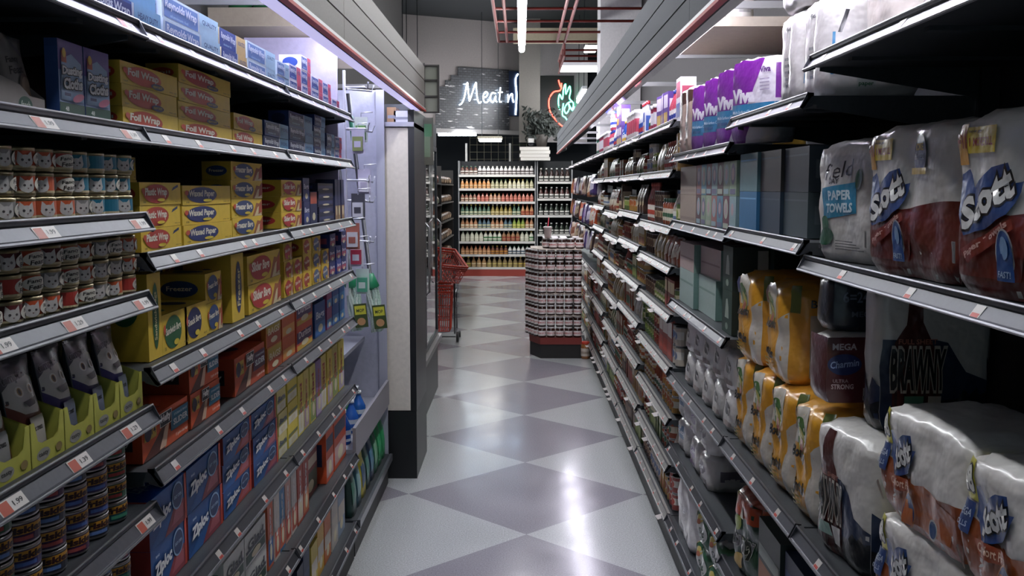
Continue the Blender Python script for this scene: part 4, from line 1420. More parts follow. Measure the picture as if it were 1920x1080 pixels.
# --- lower right
def green_pack():
    W, H, D = 0.30, 0.27, 0.22
    a = Art(W, H)
    a.rect(0, 0, 1, 1, '#173c28')
    a.poly([(0, 0.72), (0.25, 0.72), (0.3, 1.0), (0, 1.0)], '#b8a43a')
    a.poly([(0.22, 0.70), (1, 0.74), (1, 1), (0.26, 1)], '#b84a26')
    a.text('15', 0.12, 0.86, 0.12, 0.10, '#20281c')
    a.poly([(0.42, 0.68), (0.56, 0.70), (0.54, 0.86), (0.46, 0.80)], '#d2cec2')
    a.text('Bounty', 0.52, 0.40, 0.8, 0.26, '#101a14', 0.08, 0.15, 0.05, '#a8a89c', 0.03)
    a.oval(0.40, 0.62, 0.10, 0.09, '#8c9a4c').oval(0.42, 0.16, 0.12, 0.09, '#c0a04c')
    s = Art(D, H).rect(0.3, 0.0, 1, 0.7, '#9a9c98').rect(0, 0.7, 1, 1, '#b04624')
    return soft('paper_towel_pack', W, H, D, '#173c28', a, s, nx=2, ny=2, amp=0.07, seed=8, wr=0.006, topc='#a8421f', sidec='#2c4a38')


GRP = green_pack()
yy = yr(1350, 0.6)
yy = 3.29
put(GRP, pos_r(yy - 0.16, 0.441, 0.22, -0.005), ROT(1) + 0.04, 'dark green and orange paper towel pack low on the right', 'paper towels')
GRQ = plain_box('carton', 0.25, 0.25, 0.2, '#23302c', [(0.2, 0.5, '#8c5a3a'), (0.55, 0.7, '#8a938c')], None)
put(GRQ, pos_r(yy - 0.45, 0.441, 0.2, 0.01), ROT(1), 'dark brown and grey pack beside the dark green and orange pack', 'paper towels')
put(plain_box('carton', 0.2, 0.24, 0.2, '#14284a', [(0.2, 0.8, '#1c3c74')], None), pos_r(yy - 0.69, 0.441, 0.2, 0.02), ROT(1), 'dark blue carton low on the right under the yellow packs', 'carton')


def white_pack(W, H, D, c1, c2, seed, nx=2, txt='Kitchen'):
    a = Art(W, H)
    a.oval(0.45, 0.55, 0.28, 0.2, c1)
    a.rect(0.2, 0.12, 0.75, 0.24, c2)
    a.text(txt, 0.47, 0.56, 0.4, 0.12, '#dcdcde', 0, 0, 0.03)
    s = Art(D, H).rect(0.2, 0.3, 0.8, 0.6, c1)
    return soft('paper_pack', W, H, D, '#cfccca', a, s, nx=nx, ny=1, amp=0.08, seed=seed, wr=0.006, cell=0.03)


WP1 = white_pack(0.30, 0.148, 0.2, '#7a93b0', '#a8a4a2', 31)
PU = white_pack(0.24, 0.14, 0.2, '#5a3a78', '#7a5a8c', 33, 3, 'Soft')
GY = white_pack(0.20, 0.14, 0.2, '#77707a', '#8c8288', 35, 3, 'Soft')
NP = white_pack(0.20, 0.145, 0.2, '#3a3a3e', '#a89c98', 37, 1, 'Napkins')
yy = yr(1268, 0.65)
for k in range(2):
    put(WP1, pos_r(yy - 0.155, 0.516 + k * 0.149, 0.2), ROT(1), 'white paper pack with faint blue oval, %s of the pair beside purple packs' % ['lower', 'upper'][k], 'paper pack')
    put(GY, pos_r(yy - 0.31 - 0.25 - 0.11, 0.516 + k * 0.141, 0.2), ROT(1), 'grey and white soft pack, %s, right of the purple packs' % ['lower', 'upper'][k], 'paper pack')
    put(PU, pos_r(yy - 0.31 - 0.13, 0.516 + k * 0.141, 0.2), ROT(1), 'white and purple soft pack, %s of two low on the right' % ['lower', 'upper'][k], 'paper pack')
yy = yr(1283, 1.0)
for i in range(5):
    for k in range(2):
        put(NP, pos_r(yy - 0.105 - i * 0.205, 0.846 + k * 0.146, 0.2), ROT(1) + rnd.uniform(-0.05, 0.05), 'white napkin pack with black label, %s layer, %s from the far end' % (['lower', 'upper'][k], ORD[i]), 'paper pack', 'white napkin packs beside the yellow packs')
# on the base shelf
LW = white_pack(0.50, 0.26, 0.24, '#c2c0be', '#a8a6a6', 41, 3, 'Towels')
yy = yr(1264, 0.3, 0.70)
put(LW, pos_r(yy - 0.26, 0.171, 0.24, -0.015), ROT(1), 'long white towel pack lying on the lowest right shelf', 'paper towels')


def sel_pack(seed):
    W, H, D = 0.25, 0.13, 0.22
    a = Art(W, H)
    a.rect(0, 0, 1, 1, '#2a5a3c')
    a.rect(0.0, 0.7, 0.2, 1, '#c4a83c')
    a.oval(0.6, 0.45, 0.3, 0.35, '#c6c8c2').oval(0.38, 0.72, 0.12, 0.12, '#c9b45a').oval(0.38, 0.62, 0.07, 0.08, '#b0603a')
    a.text('Select', 0.6, 0.4, 0.4, 0.2, '#2a4a38', 0.1, 0.1, 0.02)
    return soft('paper_towel_pack', W, H, D, '#2a5a3c', a, Art(D, H).rect(0.2, 0.1, 1, 0.8, '#bcbcb8'), nx=2, ny=2, amp=0.07, seed=seed, wr=0.006, topc='#c9ccc8')
SEL = sel_pack(44)
for i in range(2):
    for k in range(2):
        put(SEL, pos_r(yy - 0.52 - 0.135 - 0.26 * i, 0.171 + k * 0.13, 0.22, -0.01), ROT(1), 'green and white towel pack, %s %s, on the lowest right shelf' % (['lower', 'upper'][k], ['farther', 'nearer'][i]), 'paper towels', 'green and white towel packs on the lowest shelf')

# --- cartons at 1.18 and tissue boxes at 1.534
PC = plain_box('carton', 0.36, 0.115, 0.24, '#b09c98', [(0.42, 0.48, '#8c7470')], None, sidec='#7f9c92')
PG = plain_box('carton', 0.36, 0.15, 0.24, '#a3b6b0', [(0.62, 0.68, '#7c948c')], None, sidec='#6f8f88')
yy = yr(1274, 1.3)
put(PG, pos_r(yy - 0.185, 1.181, 0.24), ROT(1), 'pale green carton, under the pinkish carton', 'carton')
put(PG, pos_r(yy - 0.185 - 0.37, 1.181, 0.24, 0.02), ROT(1), 'pale green carton beside the dark green boxes', 'carton')
put(PC, pos_r(yy - 0.185, 1.332, 0.24), ROT(1), 'pinkish brown flat carton on top of the pale green one', 'carton')
put(PC, pos_r(yy - 0.56, 1.332, 0.24, 0.03), ROT(1) + 0.03, 'greenish pinkish flat carton on the nearer pale green carton', 'carton')
a = Art(0.16, 0.15)
a.poly([(0.3, 0.35), (0.7, 0.35), (0.66, 0.62), (0.55, 0.8), (0.4, 0.78)], '#9aa79c').oval(0.5, 0.16, 0.14, 0.08, '#8a9a8c')
GB = product('carton', 0.16, 0.15, 0.12, '#1c3a30', a, Art(0.12, 0.15).rect(0.7, 0, 1, 0.92, '#b8b8b2'), None, '#22302c')
for k in range(2):
    put(GB, pos_r(yr(1352, 1.3) - 0.10, 1.181 + k * 0.151, 0.12, 0.0), ROT(1), 'dark green box with pale emblem, %s of two beside the cartons' % ['lower', 'upper'][k], 'carton')
    put(GB, pos_r(yr(1352, 1.3) - 0.155, 1.181 + k * 0.151, 0.12, 0.125), ROT(1), 'dark green box set farther back, %s of two' % ['lower', 'upper'][k], 'carton')
TC = ['#a08f84', '#5a3a40', '#8a9a86', '#93a890', '#9c6a68', '#5f8ca0', '#6a3e4c', '#8aa4a8']
yy = 4.515
KB = plain_box('tissue_box', 0.40, 0.118, 0.2, '#9c8c80', [(0.1, 0.2, '#8a7a70')], None)
def tissue(c, c2):
    W, H, D = 0.105, 0.118, 0.22
    a = Art(W, H).oval(0.5, 0.62, 0.34, 0.3, c2).oval(0.5, 0.62, 0.2, 0.18, '#b09aa0').rect(0.1, 0.05, 0.9, 0.2, c2)
    return product('tissue_box', W, H, D, c, a, Art(D, H).rect(0.05, 0.1, 0.95, 0.9, c2), None, c)
for k in range(2):
    put(KB, pos_r(yy - 0.205, 1.535 + k * 0.119, 0.2), ROT(1), 'wide brownish grey tissue box, %s layer at the far end' % ['lower', 'upper'][k], 'tissue box', 'tissue boxes on the right shelf')
    for i in range(7):
        c = TC[1 + (i + k * 3) % 7]
        pr = tissue(c, ['#8ea6b0', '#6a6a86', '#a8b0a0'][(i + k) % 3])
        put(pr, pos_r(yy - 0.41 - 0.058 - i * 0.108, 1.535 + k * 0.119, 0.22), ROT(1), 'narrow end-on tissue box, %s layer, %s after the wide brownish one' % (['lower', 'upper'][k], ORD[i]), 'tissue box', 'tissue boxes on the right shelf')
    for i in range(3):
        pr = plain_box('tissue_box', 0.235, 0.118, 0.12, ['#2d6a96', '#27384a', '#3c4a50'][i] if k == 0 else ['#5a7c84', '#3a3434', '#34404a'][i], [(0.8, 0.84, ['#6aa0c8', '#3f4c5c', '#505c64'][i])], None)
        put(pr, pos_r(3.293 - 0.12 - i * 0.238, 1.5515 + k * 0.119, 0.12, 0.0 + 0.01 * i), ROT(1), 'long blue or dark tissue box, %s layer, %s past the narrow ones' % (['lower', 'upper'][k], ORD[i]), 'tissue box', 'tissue boxes on the right shelf')

# --- top rows
def viva():
    W, H, D = 0.24, 0.27, 0.10
    a = Art(W, H)
    a.poly([(0, 0.46), (0.40, 0.46), (0.80, 0.97), (0, 0.97)], '#7a2396')
    a.rect(0, 0.24, 1, 0.46, '#2f82ae')
    a.poly([(0, 0), (0.34, 0), (0.5, 0.24), (0, 0.24)], '#6d2088')
    a.text('Viva', 0.30, 0.56, 0.54, 0.16, '#ece8f0', 0, 0, 0.06)
    a.text('Multi-Surface Cloth', 0.3, 0.37, 0.5, 0.04, '#c8e0ea')
    a.rect(0.06, 0.27, 0.35, 0.31, '#225c88')
    a.text('Viva', 0.82, 0.84, 0.22, 0.07, '#5c2a78', 0, 0, 0.03)
    for k in range(4):
        a.rect(0.72, 0.60 + 0.04 * k, 0.92, 0.615 + 0.04 * k, '#a49cb0')
    s = Art(D, H).rect(0, 0.24, 1, 0.46, '#2f82ae').rect(0, 0.5, 0.5, 0.9, '#6d2088')
    return soft('paper_towel_pack', W, H, D, '#dad6de', a, s, nx=2, ny=1, amp=0.06, q=0.3, seed=51, wr=0.002)
VV = viva()
Z = 1.826
yy = 4.17
for i in range(4):
    put(VV, pos_r(yy - 0.10 - i * 0.262, Z, 0.10, 0.02), ROT(1) + 0.42, 'purple and white paper towel pack, %s from the far end under the canopy' % ORD[i], 'paper towels', 'purple and white towel packs on the top right')


def brown_towel():
    W, H, D = 0.15, 0.28, 0.14
    a = Art(W, H)
    a.poly([(0, 0.94), (0, 0.78), (0.3, 0.74), (0.55, 0.52), (0.75, 0.74), (1, 0.78), (1, 0.94)], '#4c342c')
    a.rect(0.25, 0.80, 0.6, 0.9, '#c8c0b8')
    a.text('100%', 0.45, 0.44, 0.5, 0.07, '#3c4a34').text('paper', 0.45, 0.36, 0.4, 0.05, '#3c4a34')
    for k in range(6):
        a.rect(0.1 + 0.13 * (k % 3), 0.12 + 0.07 * (k % 2), 0.3 + 0.13 * (k % 3), 0.16 + 0.07 * (k % 2), '#a0897a')
    return soft('paper_towel_pack', W, H, D, '#b8a392', a, None, nx=1, ny=1, amp=0.02, q=0.8, seed=61, wr=0.002, topc='#d8cec4')
BT = brown_towel()
yy = 4.51
for i in range(2):
    put(BT, pos_r(yy - 0.08 - i * 0.155, Z, 0.14, -0.015), ROT(1), 'brown unbleached paper towel pack, %s of two beside the purple packs' % ['farther', 'nearer'][i], 'paper towels')

# section two, shelf at 1.90: white packs with blue and green marks
def field_roll(seed, W=0.205, H=0.25, D=0.25):
    a = Art(W, H)
    a.text('field', 0.5, 0.82, 0.3, 0.05, '#6c6c70', 0.1, 0.3)
    for k in range(5):
        a.rect(0.42, 0.2 + 0.07 * k, 0.55, 0.23 + 0.07 * k, '#9a9a9c')
    s = Art(D, H).text('l', 0.14, 0.70, 0.05, 0.22, '#2c2c30', -0.1, 0.3, 0.02).rect(0.0, 0.2, 0.04, 0.6, '#4a8fbd').oval(0.52, 0.66, 0.12, 0.105, '#1f5c38').poly([(0.1, 0.3), (0.1, 0.5), (0.3, 0.58), (0.6, 0.55), (0.6, 0.3)], '#4a8fbd')
    s.text('PER', 0.3, 0.36, 0.28, 0.08, '#d8e4ea').rect(0.3, 0.06, 0.5, 0.2, '#c8ccc8').text('paper', 0.4, 0.1, 0.16, 0.04, '#2c6a48')
    s.text('field', 0.85, 0.85, 0.2, 0.08, '#2c2c30', 0, 0.3, 0.02)
    return soft('paper_towel_pack', W, H, D, '#d2d0cc', a, s, nx=2, ny=1, amp=0.08, q=0.25, seed=seed, wr=0.003)
FR = field_roll(71)
Z = 1.901
yy = 2.85
for i in range(2):
    for k in range(2):
        put(FR, pos_r(yy - 0.105 - i * 0.21, Z + k * 0.252, 0.25, 0.005 * i), ROT(1) + 0.03 * k, 'white towel pack with green dot, %s layer, %s one' % (['lower', 'upper'][k], ['farther', 'nearer'][i]), 'paper towels', 'white towel packs with green dots, stacked two high')
# behind, deeper on the same shelf
FR2 = soft('paper_towel_pack', 0.25, 0.28, 0.18, '#cdc6be', Art(0.25, 0.28).text('paper', 0.5, 0.6, 0.5, 0.1, '#6a6a6c'), Art(0.18, 0.28).text('paper', 0.5, 0.75, 0.7, 0.06, '#5c5c60').text('100% recycled', 0.5, 0.55, 0.7, 0.04, '#77777a').rect(0, 0.0, 0.9, 0.12, '#3a3c40'), seed=73)
for k in range(2):
    put(FR2, (0.955, 3.10, Z + k * 0.281), ROT(1), 'greyish white roll pack deep on the shelf beside the green dotted ones, %s' % ['lower', 'upper'][k], 'paper towels')
# section one, top shelf at 1.985
TEAL = soft('paper_towel_pack', 0.26, 0.27, 0.22, '#24605a', Art(0.26, 0.27).rect(0.1, 0.3, 0.9, 0.7, '#3a7a74'), None, seed=81, topc='#24605a', wr=0.008)
put(FR2, pos_r(2.24, 1.986, 0.18, 0.06), ROT(1), 'white roll pack with grey lettering on the nearest top shelf', 'paper towels')
put(FR2, pos_r(1.97, 1.986, 0.18, 0.08), ROT(1), 'white roll pack beside the teal pack on the nearest top shelf', 'paper towels')
put(TEAL, pos_r(1.68, 1.986, 0.22, 0.02), ROT(1), 'teal wrapped pack on the nearest top right shelf', 'paper towels')

# ================================================================== RIGHT: GROCERY BAYS
def jar(nm, r, h, body, lid, label, txt=None, n=16):
    b = MB()
    mb_ = M(body, 0.2)
    b.lathe([(r * 0.9, 0, mb_), (r, 0.006, mb_), (r, h * 0.78, mb_), (r * 0.8, h * 0.86, mb_), (r * 0.8, h * 0.862, mb_)], n)
    if label:
        a = Art(PI * r * 1.1, h * 0.46)
        a.rect(0, 0, 1, 1, label[0]).rect(0, 0.3, 1, 0.62, label[1])
        if txt:
            a.text(txt, 0.5, 0.46, 0.66, 0.24, label[2], 0, 0, 0.04)
        stamp(b, a, lambda u, v, o: ((r + o) * math.sin((u - a.W / 2) / r), -(r + o) * math.cos((u - a.W / 2) / r), h * 0.16 + v), 2 * PI * r / n, 0, 0.0008, card, True)
    o = b.obj(nm, link=False)
    b = MB()
    ml = M(lid, 0.4)
    b.lathe([(r * 0.86, h * 0.855, ml), (r * 0.88, h * 0.87, ml), (r * 0.88, h * 0.985, ml), (r * 0.84, h, ml)], n)
    l_ = b.obj('lid', link=False)
    l_.parent = o
    return o


def bottle(nm, r, h, body, cap, label, neck=0.35, n=12, parts=False):
    b = MB()
    mb_, mc = M(body, 0.18), M(cap, 0.4)
    k = 1 - neck
    b.lathe([(r * 0.92, 0, mb_), (r, 0.005, mb_), (r, h * k * 0.86, mb_), (r * 0.82, h * k, mb_), (r * 0.38, h * (k + neck * 0.55), mb_), (r * 0.34, h * (1 - neck * 0.25), mc), (r * 0.42, h * (1 - neck * 0.24), mc), (r * 0.40, h, mc)], n)
    if label:
        W = PI * r
        a = Art(W, h * k * 0.55).rect(0, 0, 1, 1, label[0]).rect(0.1, 0.25, 0.9, 0.6, label[1])
        stamp(b, a, lambda u, v, o: ((r + o) * math.sin((u - W / 2) / r), -(r + o) * math.cos((u - W / 2) / r), h * k * 0.15 + v), 2 * PI * r / n, 0, 0.0008, card, True)
    return b.obj(nm, link=False)


def bag(nm, W, H, D, c, c2, seed):
    a = Art(W, H).poly([(0.1, 0.2), (0.9, 0.3), (0.85, 0.75), (0.15, 0.65)], c2).rect(0, 0.94, 1, 1, '#b0aca8')
    return product(nm, W, H, D, c, a, None, None, c, deform=pouch_deform(W, H, D, seed, 0.5), cell=0.03, mk=lambda q: M(q, 0.3))


def gbox(nm, W, H, D, c, c2, c3):
    a = Art(W, H).rect(0.06, 0.55, 0.94, 0.92, c2).rect(0.12, 0.1, 0.88, 0.42, c3)
    return product(nm, W, H, D, c, a, Art(D, H).rect(0.1, 0.2, 0.9, 0.8, c2), None, c)


BR = [('#7a3a2c', '#dcc8a0', '#a83c2c'), ('#4a3226', '#c8b494', '#7a5c44'), ('#b08440', '#dcd4c0', '#b8602c'), ('#94482c', '#d8ccb8', '#3c6448'), ('#b08c54', '#c4bca8', '#8a4a30'), ('#566a3a', '#d0c8a4', '#90a04c'), ('#c4b8a8', '#dcd8d0', '#7484a4'), ('#9c5048', '#dcd4c8', '#b84c3c')]
BL = [('#c6c8d2', '#2f52a0', '#b0303c'), ('#2c4a94', '#d2d4dc', '#c9a43c'), ('#d6d4d8', '#a83c58', '#3a4a9c'), ('#5a3a8c', '#d8d0dc', '#c8a040'), ('#b0485c', '#dcd8d4', '#2c3c8c'), ('#d8d2c8', '#24644a', '#b03a30')]
CNAME = ['dark red', 'dark brown', 'amber', 'rust', 'tan', 'olive', 'cream', 'maroon']
CNAMEB = ['white and blue', 'blue', 'white and pink', 'purple', 'rose', 'white and green']
KN = {}


def proto(kind, ci, top, size):
    key = (kind, ci, top, size)
    if key in KN:
        return KN[key]
    c, c2, c3 = (BL if top else BR)[ci]
    if kind == 'jar':
        p = jar('jar', 0.036, 0.09 + 0.02 * size, c, c3, (c2, c3, c2)), 0.076
    elif kind == 'bottle':
        p = bottle('bottle', 0.030, 0.15 + 0.02 * size, c, c3, (c2, c3), 0.4), 0.066
    elif kind == 'can':
        r = 0.036
        a = Art(PI * r, 0.07 + 0.01 * size).rect(0, 0, 1, 1, c).rect(0, 0.35, 1, 0.8, c2).oval(0.5, 0.55, 0.2, 0.25, c3)
        p = can('food_can', r, 0.082 + 0.01 * size, c, a, '#9a9a98', '#8a8a88', 16), 0.076
    elif kind == 'bag':
        p = bag('food_bag', 0.12, 0.13 + 0.02 * size, 0.06, c, c2, ci), 0.125
    elif kind == 'tub':
        b = MB()
        m1, m2, m3 = card(c2), card(c), M('#d8d8d6', 0.4)
        r, h = 0.05, 0.12 + 0.02 * size
        b.lathe([(r * 0.9, 0, m1), (r, 0.004, m1), (r, h * 0.25, m2), (r, h * 0.7, m1), (r, h * 0.86, m3), (r * 1.04, h * 0.87, m3), (r * 1.04, h, m3)], 16)
        p = b.obj('tub', link=False), 0.106
    else:
        W = 0.075 + 0.02 * size
        p = gbox('food_box', W, 0.12 + 0.025 * size, 0.07, c, c2, c3), W + 0.003
    KN[key] = p
    return p


HT = {'jar': lambda s: 0.09 + 0.02 * s, 'bottle': lambda s: 0.15 + 0.02 * s, 'can': lambda s: 0.082 + 0.01 * s, 'bag': lambda s: 0.13 + 0.02 * s, 'tub': lambda s: 0.12 + 0.02 * s, 'box': lambda s: 0.12 + 0.025 * s}
PLUR = {'jar': 'jars', 'bottle': 'bottles', 'can': 'cans', 'bag': 'bags', 'tub': 'tubs', 'box': 'boxes'}
for k in range(8):
    lv = [0.17] + R4L[k]
    for li, z in enumerate(lv):
        if k >= 4 and z >= 0.9:
            continue
        nxt = lv[li + 1] if li + 1 < len(lv) else 2.3
        room = nxt - z - 0.045 if li + 1 < len(lv) else 0.32
        is_top = li == len(lv) - 1
        ordl = ORD[li]
        y = RB[k] + 1.205
        run, idx, kind, ci, size = 0, 0, None, 0, 0
        while True:
            if run <= 0:
                opts = [q for q in (['tub', 'jar', 'bottle', 'box', 'tub', 'box'] if is_top else ['jar', 'bottle', 'can', 'bag', 'box', 'jar', 'box', 'can']) if HT[q](0) < room]
                kind = rnd.choice(opts)
                size = rnd.choice([s_ for s_ in (0, 1, 2, 3) if HT[kind](s_) < room])
                ci = rnd.randrange(len(BL if is_top else BR))
                run = rnd.randint(2, 5)
                run0 = run
            p, wd = proto(kind, ci, is_top, size)
            if y - wd < RB[k] + 0.012:
                break
            h = HT[kind](size)
            lay = 2 if (kind in ('can', 'jar', 'box') and 2 * h + 0.004 < room and rnd.random() < 0.85) else 1
            for q in range(lay):
                col = (CNAMEB if is_top else CNAME)[ci]
                put(p, pos_r(y - wd / 2, z + 0.0015 + q * (h + 0.001), 0.072), ROT(1) + rnd.uniform(-0.1, 0.1),
                    '%s %s%s, %s from far end, %s shelf, %s bay' % (col, {'can': 'food can', 'bag': 'food bag', 'box': 'food box'}.get(kind, kind), ' above' if q else '', ORD[min(idx, 19)], ordl, RN[k]),
                    kind, '%s on the shelves of the %s right bay' % (PLUR[kind], RN[k]))
            y -= wd + rnd.uniform(0, 0.003)
            run -= 1
            idx += 1
            if k >= 5 and rnd.random() < 0.25:
                y -= 0.05

# snack bags on pegs in the far bays
SB = [bag('snack_bag', 0.15, 0.20, 0.06, c, c2, i) for i, (c, c2) in enumerate([('#c9c4cc', '#8c6ab0'), ('#a86a4a', '#d8c8b0'), ('#4a3a6c', '#c8c0d4'), ('#c45a38', '#d8d0c8'), ('#b8a090', '#7a4a3a'), ('#3c2c2c', '#a08a70')])]
SN = ['white', 'tan', 'purple', 'orange', 'beige', 'dark brown']
for r_ in range(3):
    b = MB()
    b.box(-0.004, 0.004, 0, 4.8, -0.006, 0.006, STEEL_D)
    tag(b.obj('peg_rail', loc=(0.80, RB[4] + 0.02, 1.235 + 0.29 * r_)), 'thin metal peg rail holding snack bags, %s of three' % ROWN[3][r_], 'rail')
    for i in range(26):
        y = RB[4] + 0.12 + i * 0.18
        ci = rnd.randrange(6)
        put(SB[ci], (0.76 + rnd.uniform(-0.05, 0.01), y, 1.03 + 0.29 * r_ + rnd.uniform(-0.02, 0.01)), ROT(1) + rnd.uniform(-0.35, 0.35), '%s snack bag on the %s peg rail, %s from the near end' % (SN[ci], ROWN[3][r_], ORD[i] if i < 20 else 'twenty ' + ORD[i - 20]), 'snack bag', 'snack bags hanging on peg rails at the far right')

# sauce bottles in the section next to the cartons etc. handled above
# ================================================================== BACK OF THE STORE
def back_unit(name, x0, x1, y, levels, label, base='#8c3226', base_h=0.16, top=2.2, lit=True):
    t = empty(name, ((x0 + x1) / 2, y, 0))
    w_ = (x1 - x0) / 2
    def part(nm, a0, a1, b0_, b1, c0, c1, m, par=None):
        b = MB()
        b.box(a0, a1, b0_, b1, c0, c1, m)
        return b.obj(nm, par or t)
    part('back_panel', -w_, w_, 0.40, 0.42, 0, top, M('#17181a', 0.8))
    part('base', -w_, w_, 0.0, 0.40, 0, base_h - 0.02, M(base, 0.5))
    for s in (-1, 1):
        part('side_panel', s * w_ - 0.01, s * w_ + 0.01, 0.02, 0.40, base_h, top, M('#8a8a8a', 0.5))
    for z in levels:
        s_ = part('shelf', -w_, w_, 0.01, 0.40, z - 0.02, z, M('#9a9896', 0.5))
        part('price_rail', -w_, w_, -0.005, 0.01, z - 0.035, z + 0.008, M('#c4c0ba', 0.5), s_)
    return tag(t, label, 'shelves')


BY = 19.2
BLV = [0.145, 0.36, 0.59, 0.83, 1.08, 1.33, 1.57, 1.80, 2.04]
BLV = [0.165, 0.41, 0.66, 0.91, 1.16, 1.42, 1.67, 1.93]
back_unit('shelving_unit', -1.18, 0.28, BY, BLV, 'bottle shelves with a red base straight ahead at the back')
back_unit('shelving_unit', 0.32, 0.98, BY, [0.40, 0.80, 1.16, 1.48, 1.80], 'narrow grey bottle shelves right of the red based ones', base='#3a3a3c')
ROWS = [
    ('sauce', [('#7c6844', '#b0a05c'), ('#94704a', '#c9b48c'), ('#5f4c34', '#b8a04a')], 0.205, 0.045, 0.40, ['amber', 'orange', 'brown']),
    ('sauce', [('#946446', '#c9a070'), ('#6c4434', '#b8802c'), ('#c8c4bc', '#3a4a5c')], 0.17, 0.038, 0.35, ['orange', 'brown', 'white']),
    ('dressing', [('#c8c4b4', '#4a7a4c'), ('#bab8a4', '#c8c4b0'), ('#946f50', '#8c3a2c')], 0.195, 0.040, 0.30, ['white', 'cream', 'orange']),
    ('dressing', [('#7a8a3c', '#c0b464'), ('#a07050', '#d0c8ac'), ('#4a5c66', '#b8b48c')], 0.21, 0.038, 0.45, ['green', 'orange', 'teal']),
    ('dressing', [('#7a6a34', '#c8b88c'), ('#a3714c', '#8c3226'), ('#465c4a', '#c0bc9c')], 0.215, 0.038, 0.48, ['olive', 'orange', 'green']),
    ('sauce', [('#9c5c4c', '#c87a6a'), ('#a87a60', '#c8a890'), ('#7c5040', '#c8b8a0')], 0.16, 0.034, 0.30, ['red', 'orange', 'rust']),
    ('syrup', [('#b8b090', '#d0ccb8'), ('#8c8664', '#c8c0a0'), ('#b0743c', '#c8a880')], 0.18, 0.036, 0.38, ['cream', 'olive', 'orange']),
    ('syrup', [('#4a2418', '#c0bcb4'), ('#c4c0bc', '#4a3c3c'), ('#5c3a2c', '#b8b0a4')], 0.17, 0.038, 0.30, ['brown', 'white', 'dark brown']),
]
for r_, (nm, cs, h, rad, nk, cn) in enumerate(ROWS):
    ps = [bottle('%s_bottle' % nm, rad, h, c[0], ['#c8c4b8', '#8c3226', '#c0a43c', '#3c6a4c'][(r_ + i) % 4], (c[1], c[0]), nk, 10) for i, c in enumerate(cs)]
    n = int(1.40 / (rad * 2 + 0.006))
    seq = []
    while len(seq) < n:
        seq += [rnd.randrange(3)] * rnd.randint(2, 5)
    if r_ == 7:
        seq = [0] * 4 + [1] * 40
    for i in range(n):
        put(ps[seq[i]], (-1.145 + rad + i * (1.40 / n), BY + rad + 0.012, BLV[r_] + 0.001), rnd.uniform(-0.2, 0.2),
            '%s %s bottle, %s from left, %s row up on the red based shelves' % (cn[seq[i]], nm, ORD[i] if i < 20 else 'twenty' + ORD[i - 20], ORD[r_]), 'bottle', 'bottles on the red based back shelves')
for r_, z in enumerate([0.40, 0.80, 1.16, 1.48, 1.80]):
    p = bottle('sauce_bottle', 0.042, 0.22 if r_ in (2, 3, 1) else 0.26, ['#1c1a1a', '#20281c', '#22281e', '#3a1c18', '#2a1814'][r_], '#c8c4bc', ('#c4c0b8', '#2c2a28'), 0.4, 10)
    for i in range(6):
        put(p, (0.39 + i * 0.10, BY + 0.055, z + 0.001), 0, 'dark bottle with white label, %s from left, %s row up on the narrow shelves' % (ORD[i], ORD[r_]), 'bottle', 'dark bottles on the narrow back shelves')
for k in range(4):
    b = MB()
    b.box(-0.28, 0.28, -0.15, 0.15, 0, 0.062, card('#c0bbb4'))
    b.box(-0.281, 0.281, -0.151, 0.151, 0.045, 0.060, card('#aaa49c'))
    tag(b.obj('carton', loc=(0.28 - 0.02 * (k % 2), BY + 0.05, 2.205 + k * 0.064)), 'flat white carton, %s of the pile on the back shelves' % ROWN[4][k], 'carton', 'flat white cartons above the back shelves')

# wire grid, posts, lamps above the back shelves
t = empty('wire_grid', (-0.45, BY + 0.75, 2.2))
b = MB()
WG = M('#8a8674', 0.5, 0.4)
for i in range(9):
    b.tube([(-0.55 + i * 0.14, 0, 0), (-0.55 + i * 0.14, 0, 0.50)], 0.004, WG, 4)
for i in range(4):
    b.tube([(-0.55, 0, 0.05 + i * 0.14), (0.57, 0, 0.05 + i * 0.14)], 0.004, WG, 4)
b.obj('wire_mesh', t)
for x in (-0.62, 0.24):
    b = MB()
    b.box(x - 0.02, x + 0.02, -0.04, -0.005, -0.05, 0.36, M('#c8c4bc', 0.5))
    b.obj('post', t)
tag(t, 'wire grid with two white posts above the bottle shelves', 'grid')
b = MB()
b.box(-0.36, 0.36, -0.05, 0.05, 0, 0.05, M('#e8f0fa', 0.5, 0, 22.0))
tag(b.obj('tube_light', loc=(-1.20, 19.20, 2.672)), 'low bright tube light under the black neon sign panel', 'light')
b = MB()
b.box(-0.2, 0.2, -0.25, 0.25, 0.0, 0.04, M('#f0eeea', 0.5, 0, 16.0))
b.box(-0.22, 0.22, -0.27, 0.27, 0.04, 0.08, M('#b8b09c', 0.5))
for s in (-0.15, 0.15):
    b.tube([(s, 0, 0.08), (s, 0, 2.32)], 0.005, STEEL_D, 5)
tag(b.obj('box_light', loc=(-0.56, 18.6, 2.54)), 'square box light hanging over the bottle shelves', 'light')
b = MB()
b.lathe([(0.0002, -0.09, M('#1c1c20', 0.1)), (0.05, -0.07, M('#1c1c20', 0.1)), (0.06, -0.02, M('#c8c4c0', 0.4)), (0.06, 0.06, M('#c8c4c0', 0.4))], 14)
tag(b.obj('security_camera', loc=(0.20, 19.2, 2.56)), 'small dome security camera under the grey column', 'camera')

